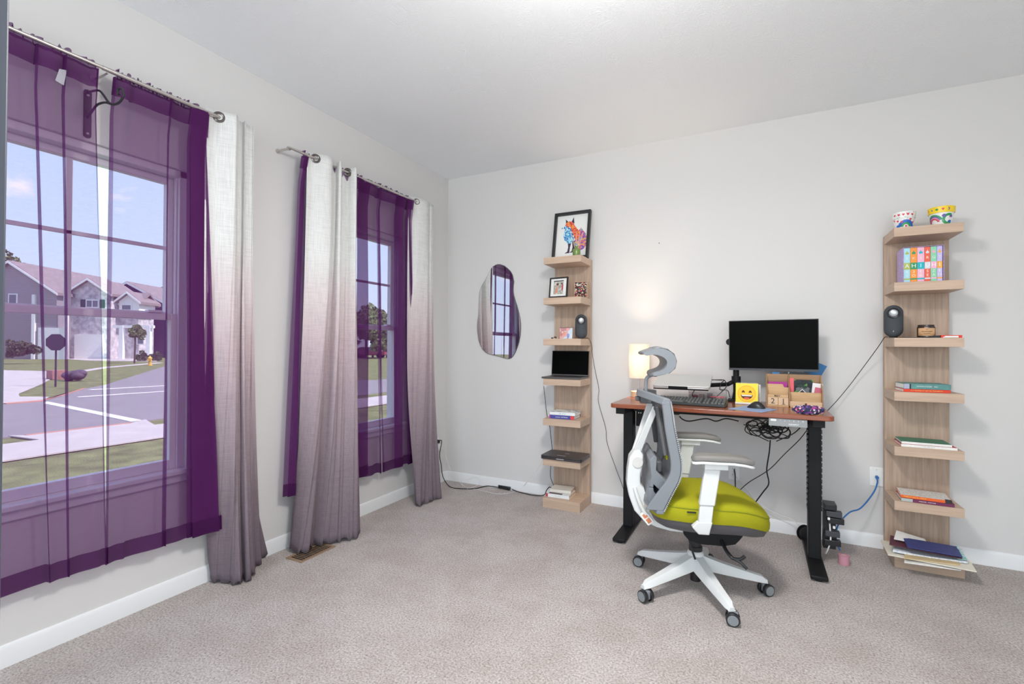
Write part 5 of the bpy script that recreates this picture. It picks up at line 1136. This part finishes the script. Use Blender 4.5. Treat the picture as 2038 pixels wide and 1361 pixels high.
# blue mat, mouse
pm = [at(1449, 813, 'z', DZ+.002), at(1516, 820.5, 'z', DZ+.002), at(1547, 815, 'z', DZ+.002), at(1490, 806, 'z', DZ+.002)]
tag(B().slab(pm, .0018).build('mouse_pad', mat('pale_blue_mat', (.28, .38, .58), .7)), 'pale blue mouse pad under the black mouse', 'mouse pad')
mx_ = at(1505, 812, 'z', DZ+.002); ms = thing('computer_mouse', 'black computer mouse on the blue pad', 'mouse', mx_)
Mu = Matrix.Translation(mx_) @ Matrix.Rotation(R(158), 4, 'Z') @ Matrix.Diagonal((.88, .95, 1.1, 1))
rings = []
for k in range(11):
    t_ = k/10; x_ = -.055+.11*t_; s_ = math.sqrt(max(0.02, 1-(2*t_-1)**2)); hh = .036*(math.sin(math.pi*min(1, t_*.85+.12))**.8)*(.55+.45*s_)
    rings.append([(x_, .032*s_**.6*math.cos(R(a_)), max(0, hh*math.sin(R(a_))**.8)) for a_ in range(0, 181, 15)])
b = B(Mu); b.loft(rings); b.build('mouse_body', m_blackp, ms)
B(Mu).cyl((-.028, -.004, .0255), (-.028, .004, .0255), .006).build('scroll_wheel', m_darkp, ms)
# wooden organizer: left compartment with calendar blocks, right compartment with cards
oa = at(1524, 808, 'z', DZ); obp = at(1640, 813, 'z', DZ)
xo0, xo1 = at(1524, 800, 'y', -.29).x, at(1641, 800, 'y', -.29).x; yf_ = -.33; xo0 = at(1525, 806, 'y', yf_).x; xo1 = at(1639, 806, 'y', yf_).x
wo_ = thing('desk_organizer', 'light wood letter organizer with calendar blocks, right side of the desk', 'organizer', ((xo0+xo1)/2, yf_+.07, DZ))
T_ = .007; xm_ = xo0+(xo1-xo0)*.405; z0 = DZ
def hz(px, py, y): return at(px, py, 'y', y).z
zb = hz(1580, 745, yf_+.12)
def side(x): # stepped side panel
    return B(basis((x, yf_, z0), (0, 1, 0), (0, 0, 1))).prism([(0, 0), (.125, 0), (.125, zb-z0), (.118, zb-z0), (.085, (zb-z0)*.80), (.035, (zb-z0)*.62), (0, (zb-z0)*.45)], 0, T_)
side(xo0).build('side_panel', m_bambood, wo_); side(xm_).build('side_panel', m_bambood, wo_); side(xo1-T_).build('side_panel', m_bambood, wo_)
B().box(xo0+T_, xo1-T_, yf_+.0, yf_+.125, z0, z0+.006).build('bottom_panel', m_bamboo, wo_)
B().box(xo0+T_, xo1-T_, yf_+.117, yf_+.124, z0+.006, zb).build('back_panel', m_bambood, wo_)
zf = hz(1540, 764, yf_+.04)
B(basis((xo0+T_, yf_+.055, z0+.006), (1, 0, 0), (0, 0, 1))).prism([(0, 0), (xm_-xo0-T_, 0), (xm_-xo0-T_, zf-z0-.025), (xm_-xo0-T_-.022, zf-z0-.025), (xm_-xo0-T_-.030, zf-z0-.006), (0, zf-z0-.006)], 0, .006).build('divider', m_bamboo, wo_)
B().box(xm_+T_, xo1-T_, yf_+.038, yf_+.045, z0+.006, hz(1600, 781, yf_+.038)).build('front_panel', m_bamboo, wo_)
B().box(xm_+T_, xo1-T_, yf_+.0, yf_+.007, z0+.006, z0+.035).build('drawer_front', m_ash, wo_, bevel=.001)
B().ell(((xm_+xo1)/2, yf_-.004, z0+.021), (.006, .006, .006), 12, 8).build('drawer_knob', m_brn, wo_)
# calendar blocks
zc0 = z0+.0065; cw = (xm_-xo0-T_)/2-.0015; grpc = 'wooden date cubes'
m_serif = m_inkd
for k, ch_ in enumerate('21'):
    x_ = xo0+T_+.001+k*(cw+.001); cu = thing('calendar_cube', ['left pale wooden date cube showing a two', 'right pale wooden date cube showing a one'][k], 'calendar cube', (x_+cw/2, yf_+.027, zc0), 0, grpc)
    B().box(x_, x_+cw, yf_+.003, yf_+.050, zc0, zc0+.047).build('cube', m_ash, cu, bevel=.0015)
    lettering(ch_, basis((x_+cw/2, yf_+.0028, zc0+.0235), (1, 0, 0), (0, 0, 1)), .046, m_serif, cu)
    if ch_ == '1': B(basis((x_+cw/2, yf_+.0028, zc0+.0235), (1, 0, 0), (0, 0, 1))).box(-.008, .010, -.0175, -.0145, 0, .0005).build('digit_serif', m_serif, cu, smooth=False)
mb_ = thing('calendar_block', 'long wooden month block reading MAY on top of the date cubes', 'calendar block', ((xo0+xm_)/2, yf_+.03, zc0+.047))
B().box(xo0+T_+.001, xm_-.002, yf_+.006, yf_+.040, zc0+.0472, zc0+.065).build('block', m_bamboo, mb_, bevel=.001)
lettering('MAY', basis(((xo0+xm_)/2, yf_+.0058, zc0+.056), (1, 0, 0), (0, 0, 1)), .016, m_inkd, mb_, bold=.0003)
# cards and envelopes in the organizer
def card(name, label, cat, x0, x1, z0_, z1_, y, mt, roll=0, th=.0015, lean=.05):
    Mx = Matrix.Translation(((x0+x1)/2, y, z0_)) @ Matrix.Rotation(R(roll), 4, 'Y') @ Matrix.Rotation(-lean, 4, 'X')
    return tag(B(Mx).box(-(x1-x0)/2, (x1-x0)/2, -th/2, th/2, 0, z1_-z0_).build(name, mt, smooth=False), label, cat)
gc = z0+.008
card('file_folder', 'magenta file folder in the left part of the wooden organizer', 'folder', xo0+.012, xm_-.004, gc, zf+.012, yf_+.075, mat('magenta_card', (.42, .02, .28), .6))
card('envelope', 'blue envelope behind the monitor, left end of the organizer', 'envelope', xo0+.035, xo0+.075, gc, zb+.012, yf_+.1275, mat('blue_envelope', (.05, .20, .45), .6), th=.003)
e2 = [dep(1629, 722, 3.0), dep(1646, 729, 3.0), dep(1634, 748, 3.0), dep(1600, 760, 3.0), dep(1600, 730, 3.0)]
Mz = basis(e2[0], rt, (0, 0, 1))
be = B(Mz).prism([((p-e2[0]).dot(rt), p.z-e2[0].z) for p in e2], -.001, .001).build('envelope', mat('blue_envelope', (.05, .20, .45), .6), smooth=False)
tag(be, 'blue envelope corner sticking out right of the monitor', 'envelope')
card('photo_card', 'dark cover with a white letter P standing behind the organizer', 'booklet', xo0+.095, xo1-.06, gc, zb+.014, yf_+.1275, m_bb, th=.004)
lettering('P', basis((xo0+.125, yf_+.124, zb+.007), (1, 0, 0), (0, 0, 1)), .014, m_inkw, [o for o in C.objects if o.name.startswith('photo_card')][-1])
card('magazine', 'dark magazine with green leaves in the right part of the organizer', 'magazine', xm_+.012, xo1-.045, gc, hz(1600, 756, yf_+.06), yf_+.068, colourful('leafy_cover', [(.02, .03, .03), (.03, .05, .04), (.10, .28, .06), (.02, .02, .03), (.15, .16, .17), (.03, .04, .05)], 45), th=.004)
card('postcard', 'red and pink card at the left of the organizer compartment', 'card', xm_+.008, xm_+.030, gc, hz(1570, 752, yf_+.06), yf_+.060, mat('coral_card', (.75, .12, .15), .6))
card('postcard', 'white and red card at the right of the organizer compartment', 'card', xo1-.062, xo1-.010, gc, hz(1630, 763, yf_+.06), yf_+.060, mat('white_card', (.78, .76, .76), .6), roll=6)
card('postcard', 'rose printed card leaning in front of the white one', 'card', xo1-.055, xo1-.018, gc, hz(1630, 771, yf_+.06), yf_+.053, mat('rose_card', (.55, .12, .18), .6), roll=10)
pq = [(0, .033), (.033, 0), (0, -.033), (-.033, 0)]
Mv = basis(((xm_+xo1)/2-.015, yf_+.052, hz(1600, 784, yf_+.05)-.004), (1, 0, 0), (0, 0, 1))
sn = thing('instant_photo', 'black instant photo with white border standing on its corner in the organizer', 'photo', Mv.to_translation())
B(Mv).prism(pq, 0, .0008).build('white_border', m_paper, sn, smooth=False); B(Mv).prism([(a_*.86, c_*.86) for a_, c_ in pq], .0008, .0012).build('picture', m_inkd, sn, smooth=False)
# floral case
gx0 = at(1576, 815, 'z', DZ+.025); gx1 = at(1643, 818, 'z', DZ+.025)
gcx = (gx0+gx1)/2; gcx = Vector((gcx.x, gcx.y+.01, DZ)); gl = (gx1-gx0).length/2
m_flor = colourful('floral_fabric', [(.02, .02, .08), (.03, .03, .14), (.70, .36, .34), (.02, .02, .06), (.42, .03, .18), (.80, .62, .55), (.04, .05, .18), (.22, .06, .30), (.02, .02, .05)], 110)
gd = math.atan2((gx1-gx0).y, (gx1-gx0).x); gcse = thing('glasses_case', 'floral dark fabric glasses case at the front right of the desk', 'glasses case', gcx, gd)
rings = []
for k in range(17):
    t_ = -1+2*k/16; s_ = (1-abs(t_)**2.6)**.5 if abs(t_) < 1 else 0; s_ = max(s_, .05)
    rings.append([(gl*t_, .030*s_*math.cos(R(a_)), .026+.026*s_*math.sin(R(a_))) for a_ in range(0, 360, 15)])
B().loft(rings).build('case_body', m_flor, gcse, local=True)
B().tube([(gl*math.cos(R(a_))*1.0, -.0+.0*a_, .0) for a_ in (0,)]+[(0, 0, 0)], .0005).bm.free()
B().tube([(-gl*.9, -.012, .024), (-gl*.6, -.0262, .024), (0, -.0305, .024), (gl*.6, -.0262, .024), (gl*.9, -.012, .024)], .0012, 6, smooth=4).build('zip_seam', m_inkd, gcse, local=True)
# ================================================================== OFFICE CHAIR
CA = R(18)
oc = thing('office_chair', 'white framed ergonomic office chair with lime green seat and grey mesh back', 'office chair', (2.237, -1.045, 0), CA)
def loc(b, nm, mt, par=oc, **k): return b.build(nm, mt, par, local=True, **k)
m_cwhite = mat('chair_white_plastic', (.70, .71, .70), .35); m_cgrey = mat('chair_grey_plastic', (.20, .215, .235), .45); m_cdark = mat('chair_dark_plastic', (.085, .085, .09), .5)
m_lime = mat('lime_fabric', (.34, .325, .012), .9, noise=(700, .12), bump=(900, .3, .0008), spec=.2); m_pad = mat('armrest_pad', (.20, .19, .175), .6)
cx0 = .015
# five-star base
hub = loc(B().lathe((cx0, 0, 0), [(.030, .108), (.038, .112), (.042, .125), (.040, .180), (.034, .190), (.030, .192)], 28), 'base_hub', m_cwhite)
for k in range(5):
    a_ = R(-57-18+72*k); M5 = Matrix.Translation((cx0, 0, 0)) @ Matrix.Rotation(a_, 4, 'Z')
    rings = []
    for t_ in (0.02, .05, .09, .14, .20, .26, .31, .325, .334):
        f = t_/.334; w2 = .036*(1-f)+.022*f; zt_ = .188-.100*f**.80; zb_ = .108-.048*f**.9; wt = w2*.6
        if t_ > .32: zt_ -= .010; w2 *= .8; wt *= .7
        rings.append([(t_, -w2, zb_+.004), (t_, -w2*.75, zb_), (t_, w2*.75, zb_), (t_, w2, zb_+.004), (t_, w2*.85, zt_-.014), (t_, wt, zt_), (t_, -wt, zt_), (t_, -w2*.85, zt_-.014)])
    lg = loc(B(M5).loft(rings), 'leg', m_cwhite, bevel=.003)
    cs = Vector((.322, 0, .030)); sw = R([62, 25, -30, 20, 95][k])
    M6 = M5 @ Matrix.Translation(cs) @ Matrix.Rotation(sw, 4, 'Z')
    ca = loc(B(M6).cyl((0, 0, 0), (0, 0, .045), .006).prism([(-.012, -.009), (.030, -.009), (.030, .009), (-.012, .009)], -.012, .028), 'caster', mat('caster_grey', (.22, .23, .25), .5), bevel=.003)
    for s in (-1, 1):
        wh = loc(B(M6).cyl((.008, s*.010, 0), (.008, s*.028, 0), .030, .0285, seg=28), 'wheel', m_blackp, ca, bevel=.002)
        loc(B(M6).cyl((.008, s*.0282, 0), (.008, s*.0295, 0), .0225, seg=24), 'wheel_cap', mat('wheel_cap_grey', (.22, .24, .25), .4), wh)
loc(B().cyl((cx0, 0, .040), (cx0, 0, .125), .026, .029), 'cylinder_foot', m_blackp)
loc(B().cyl((cx0, 0, .190), (cx0, 0, .27), .0265).cyl((cx0, 0, .190), (cx0, 0, .212), .033), 'gas_cylinder', m_blackp)
# mechanism
loc(B(basis((0, .075, 0), (1, 0, 0), (0, 0, 1))).prism([(-.05, .36), (-.055, .29), (-.03, .262), (.03, .248), (.13, .246), (.185, .258), (.205, .28), (.22, .30), (.22, .36)], 0, .15), 'mechanism', m_black, bevel=.004)
loc(B().tube([(.12, -.06, .28), (.13, -.12, .245), (.15, -.15, .222)], .009, 8, smooth=4).tube([(.15, -.15, .222), (.18, -.165, .226), (.20, -.17, .245)], .008, 8, smooth=4).tube([(.15, -.15, .222), (.18, -.17, .214), (.205, -.18, .19)], .007, 8, smooth=4), 'lever', m_blackp)
loc(B().tube([(-.03, -.05, .28), (-.02, -.06, .23), (.0, -.065, .17)], .005, 8, smooth=4), 'tilt_cable', m_blackp)
# seat
def plan(sx0, sx1, hw, n=48, e=3.2):
    out = []; cxx = (sx0+sx1)/2; hx = (sx1-sx0)/2
    for i in range(n):
        t_ = 2*math.pi*i/n; c, s = math.cos(t_), math.sin(t_)
        x = cxx+hx*math.copysign(abs(c)**(2/e), c); y = hw*math.copysign(abs(s)**(2/e), s)
        y *= 1-.10*max(0, (x-.12)/.24)**2; out.append((x, y))
    return out
def wf(x): return -.072*max(0, (x-.12)/.22)**2+.0*x - .012*max(0, (-.12-x)/.1)
rings = []
for s_, z_ in ((.93, .402), (.975, .408), (.995, .425), (1, .448), (.99, .468), (.965, .484), (.92, .495), (.80, .504), (.55, .509), (.25, .510)):
    P0 = plan(-.225, .338, .248); rings.append([(.055+(x-.055)*s_, y*s_, z_+wf(.055+(x-.055)*s_)) for x, y in P0])
loc(B().loft(rings), 'seat', m_lime, bevel=0)
loc(B().tube([(x, y, .474+wf(x)) for x, y in [(.055+(x-.055)*.992, y*.992) for x, y in plan(-.225, .338, .248)]]+[(.055+(.338-.055)*.992, 0, .474+wf(.338))], .0022, 6), 'seat_piping', mat('olive_piping', (.24, .27, .01), .9), bevel=0)
rings = []
for s_, z_ in ((.60, .348), (.84, .353), (.92, .370), (.955, .395), (.955, .408)):
    rings.append([(.055+(x-.055)*s_, y*s_, z_+wf(.055+(x-.055)*s_)*.9) for x, y in plan(-.225, .338, .248)])
loc(B().loft(rings), 'seat_shell', mat('seat_shell_grey', (.080, .076, .082), .5), bevel=0)
loc(B().box(-.075, -.035, -.2505, -.246, .457, .463), 'brand_tag', m_blackp)
# back: side profile of the near edge, (x, z) from bottom to top
EDGE = [(-.178, .455), (-.144, .529), (-.108, .605), (-.100, .671), (-.114, .753), (-.132, .845), (-.140, .905), (-.150, .962)]
eg = spline([Vector((x, 0, z)) for x, z in EDGE], 5)
def bx(ly, p):  # wrap: the centre lies further back than the sides
    return p.x-.040*(1-(ly/.235)**2)
m_mesh = clearmat('grey_mesh', (.6, .6, .6), .1); nt = m_mesh.node_tree
m_mesh = mat('grey_mesh_fabric', (.16, .17, .18), .9, alpha=.80)
b = B(); g = []
for p in eg:
    g.append([b._v((bx(ly, p), ly, p.z)) for ly in [-.225+.45*i/16 for i in range(17)]])
for a_ in range(len(g)-1):
    for i in range(16): b.bm.faces.new((g[a_][i], g[a_][i+1], g[a_+1][i+1], g[a_+1][i]))
loc(b, 'back_mesh', m_mesh)
def wid(z): t_ = (z-.455)/.51; return .232 if t_ > .25 else .19+.042*t_/.25
fr_pts = []
def fsec(x, y, z, dx, th, ox=0): return [(x+ox, y-th, z), (x+ox, y+th, z), (x+ox-dx, y+th*.7, z), (x+ox-dx, y-th*.7, z)]
for s in (-1, 1):
    rings = []
    for p in eg:
        t_ = (p.z-.455)/.51; dx = .050-.012*t_+(.030 if t_ < .35 else 0)*(1-t_/.35 if t_ < .35 else 0)
        rings.append(fsec(bx(.225, p)+.004, s*.225, p.z, dx, .013))
    loc(B().loft(rings), 'side_frame', m_cgrey, bevel=.004)
for nm, p, hh in (('top_frame', eg[-1], .030), ('bottom_frame', eg[0], .035)):
    rings = []
    for i in range(21):
        ly = -.236+.472*i/20; x_ = (bx(ly, p) if nm != 'top_frame' else p.x-.100*(1-(abs(ly)/.236)**1.7))+.004; zz = p.z+(.022*(1-(ly/.236)**2) if nm == 'top_frame' else 0)
        rings.append([(x_, ly, zz+hh*.5), (x_-.030, ly, zz+hh*.5+.004), (x_-.036, ly, zz-hh*.5), (x_, ly, zz-hh*.5)])
    loc(B().loft(rings), nm, m_cgrey, bevel=.004)
# ribbed edge strip of the back
b = B()
for i in range(len(eg)*2-1):
    t_ = i/2; p = eg[int(t_)].lerp(eg[min(int(t_)+1, len(eg)-1)], t_-int(t_)); b.box(bx(.225, p)+.0045, bx(.225, p)+.0105, -.240, -.212, p.z-.0030, p.z+.0030)
loc(b, 'edge_ribs', mat('rib_light_grey', (.33, .34, .35), .5))
# lumbar unit: hooked bracket rising from the solid lower back, with a window cut in its side
loc(B(basis((0, .165, 0), (1, 0, 0), (0, 0, 1))).prism([(-.232, .670), (-.212, .696), (-.198, .688), (-.201, .624), (-.160, .579), (-.104, .566), (-.119, .513), (-.164, .437), (-.238, .470), (-.233, .541), (-.2135, .5395), (-.213, .525), (-.197, .501), (-.180, .527), (-.213, .556), (-.2138, .5405), (-.234, .5425), (-.224, .593)], 0, .33), 'lumbar_support', m_cgrey, bevel=.003)
loc(B().box(-.20, -.165, -.12, .12, .60, .66), 'lumbar_pad', m_cdark, bevel=.01)
loc(B(basis((-.152, -.17, .70), (0, 1, 0), (0, 0, 1))).box(0, .05, -.022, .020, -.004, .004), 'lime_panel', m_lime, bevel=.003, label='lime green strip at the back of the backrest')
# white spine
SP = basis((0, .045, 0), (1, 0, 0), (0, 0, 1))
loc(B(SP).prism([(-.268, .700), (-.292, .690), (-.316, .655), (-.326, .585), (-.330, .520), (-.318, .455), (-.292, .385), (-.245, .335), (-.185, .308), (-.115, .292), (-.04, .288), (-.04, .318), (-.11, .325), (-.17, .345), (-.215, .385), (-.205, .415), (-.185, .435), (-.205, .462), (-.235, .470), (-.245, .505), (-.262, .520), (-.262, .570), (-.250, .620), (-.248, .670)], 0, .09), 'spine', m_cwhite, bevel=.008, seg=3)
loc(B().cyl((-.277, -.0505, .632), (-.277, -.0450, .632), .026, seg=32), 'pivot_cap', mat('pivot_cap_grey', (.62, .60, .57), .4))
loc(B().cyl((-.232, -.0475, .420), (-.232, -.0455, .420), .012, seg=24), 'bolt', m_nickel)
loc(B().tube([(-.292, -.05, .505), (-.275, -.058, .45), (-.252, -.06, .40), (-.235, -.06, .375)], .009, 8, smooth=5), 'adjust_lever', m_cwhite)
lv = loc(B(basis((-.255, -.060, .385), (.62, 0, -.78), (.78, 0, .62))).prism(rrect(0, .070, -.018, .018, .008), -.001, .003), 'sticker', m_paper, label='white sticker with orange print')
loc(B(basis((-.252, -.0640, .382), (.62, 0, -.78), (.78, 0, .62))).box(.006, .028, -.010, .010, -.0, .0006).box(.034, .058, -.010, .010, 0, .0006), 'sticker_print', mat('orange_print', (.75, .22, .10), .6, noise=(300, .6)), lv)
for s in (-1, 1):
    rings = []
    for t_ in (0, .25, .5, .75, 1.0):
        x_ = -.285+(.088)*t_; z_ = .665+.262*t_; y_ = s*(.022+.079*t_); w2 = .019-.005*t_
        rings.append([(x_-w2, y_-.011, z_), (x_+w2, y_-.011, z_-.006), (x_+w2, y_+.011, z_-.006), (x_-w2, y_+.011, z_)])
    loc(B().loft(rings), 'spine_arm', m_cwhite, bevel=.004)
    loc(B().cyl((-.192, s*.088, .918), (-.192, s*.114, .918), .016), 'arm_joint', m_cdark)
    loc(B().cyl((-.192, s*.1141, .918), (-.192, s*.1155, .918), .006), 'joint_screw', m_nickel)
    loc(B().tube([(-.188, s*.11, .918), (-.176, s*.14, .83), (-.158, s*.17, .70)], [.016, .012], 8, smooth=5), 'back_strut', m_cdark)
loc(B().box(-.262, -.205, -.030, .030, .930, .985).box(-.285, -.262, -.012, .012, .940, .965), 'headrest_mount', m_cdark, bevel=.004)
# headrest
loc(B().tube([(-.232, 0, .975), (-.232, 0, 1.035), (-.225, 0, 1.062), (-.195, 0, 1.078), (-.165, 0, 1.082)], .0095, 10, smooth=5), 'headrest_post', m_cgrey)
loc(B().cyl((-.188, -.022, 1.079), (-.188, .022, 1.079), .013), 'headrest_pivot', m_cgrey)
hr = [(-.242, 1.195), (-.195, 1.213), (-.165, 1.220), (-.130, 1.212), (-.100, 1.188), (-.088, 1.150), (-.096, 1.112), (-.120, 1.088), (-.160, 1.075), (-.195, 1.070), (-.190, 1.088), (-.160, 1.100), (-.138, 1.115), (-.130, 1.140), (-.138, 1.162), (-.160, 1.178), (-.195, 1.186), (-.228, 1.180)]
hs = [Vector((x, 0, z)) for x, z in hr]; hs = hs[-2:]+hs+hs[:3]; hs = spline(hs, 4)[8:-8]; hr_s = [(p.x, p.z) for p in hs[:-1]]
rings = []
for i in range(15):
    ly = -.13+.26*i/14; q_ = abs(ly/.13); ox = -.022+.006*q_**2; k_ = 1-.10*q_**4
    rings.append([(x+ox, ly, 1.145+(z-1.145)*k_) for x, z in hr_s])
loc(B().loft(rings), 'headrest', m_cgrey)
outer = hr[1:8]
b = B(); g = []
for i in range(15):
    ly = -.125+.25*i/14; q_ = abs(ly/.13); ox = -.022+.006*q_**2+.003; k_ = 1-.10*q_**4
    g.append([b._v((x+ox+.0015, ly, 1.146+(z-1.145)*k_*1.02)) for x, z in outer])
for a_ in range(14):
    for i in range(6): b.bm.faces.new((g[a_][i], g[a_][i+1], g[a_+1][i+1], g[a_+1][i]))
loc(b, 'headrest_mesh', mat('headrest_mesh_grey', (.24, .25, .26), .9, noise=(400, .4)), solid=.002)
# armrests
for s in (-1, 1):
    Y = s*.275
    def padsec(zt2, zb2, gr):
        rings = []
        for x_, hw_ in ((-.060, .016), (-.050, .030), (-.02, .042), (.05, .046), (.11, .045), (.16, .040), (.19, .030), (.205, .014)):
            dz = -.020*max(0, (x_-.10)/.105)**2-.010*max(0, (-.02-x_)/.04)**2; ed = .55 if x_ in (-.060, .205) else 1
            zm_ = (zt2+zb2)/2; h2 = (zt2-zb2)/2*ed; w3 = hw_+gr
            rings.append([(x_, Y-w3, zm_-h2+dz), (x_, Y+w3, zm_-h2+dz), (x_, Y+w3, zm_+h2*.3+dz), (x_, Y+w3*.8, zm_+h2+dz), (x_, Y-w3*.8, zm_+h2+dz), (x_, Y-w3, zm_+h2*.3+dz)])
        return rings
    loc(B().loft(padsec(.736, .712, 0)), 'arm_pad', m_pad, bevel=.004, seg=3)
    loc(B().loft(padsec(.7115, .698, .001)).box(-.01, .09, Y-.03, Y+.03, .672, .698), 'arm_plate', m_cwhite, bevel=.004)
    loc(B().loft([[(x+dx_, Y+y, z) for x, y in ((-.034, -.016), (.034, -.016), (.034, .016), (-.034, .016))] for z, dx_ in ((.505, .004), (.672, .028))]), 'arm_sleeve', m_cwhite, bevel=.006)
    loc(B().loft([[(x+dx_, Y+y, z) for x, y in ((-.029, -.012), (.029, -.012), (.029, .012), (-.029, .012))] for z, dx_ in ((.425, -.004), (.505, .004))]), 'arm_post', m_cwhite, bevel=.004)
    loc(B().loft([[(-.035, Y-s*-.014, .432), (.028, Y-s*-.014, .432), (.028, Y-s*.014, .432), (-.035, Y-s*.014, .432)], [(-.060, Y+s*.012, .405), (.020, Y+s*.012, .400), (.020, Y-s*.02, .400), (-.060, Y-s*.02, .405)], [(-.032, Y+s*.006, .372), (.016, Y+s*.006, .372), (.016, Y-s*.05, .385), (-.032, Y-s*.05, .385)], [(-.030, s*.12, .358), (.016, s*.12, .358), (.016, s*.12, .372), (-.030, s*.12, .372)]]), 'arm_bracket', m_cwhite, bevel=.004)
# ================================================================== CEILING LAMP (just above the picture)
clp = thing('ceiling_light', 'round flush ceiling light above the middle of the room', 'ceiling light', (2.15, -2.35, H))
B().lathe((2.15, -2.35, 0), [(.02, H-.001), (.16, H-.001), (.16, H-.03), (.02, H-.03)], 40).build('lamp_pan', m_nickel, clp)
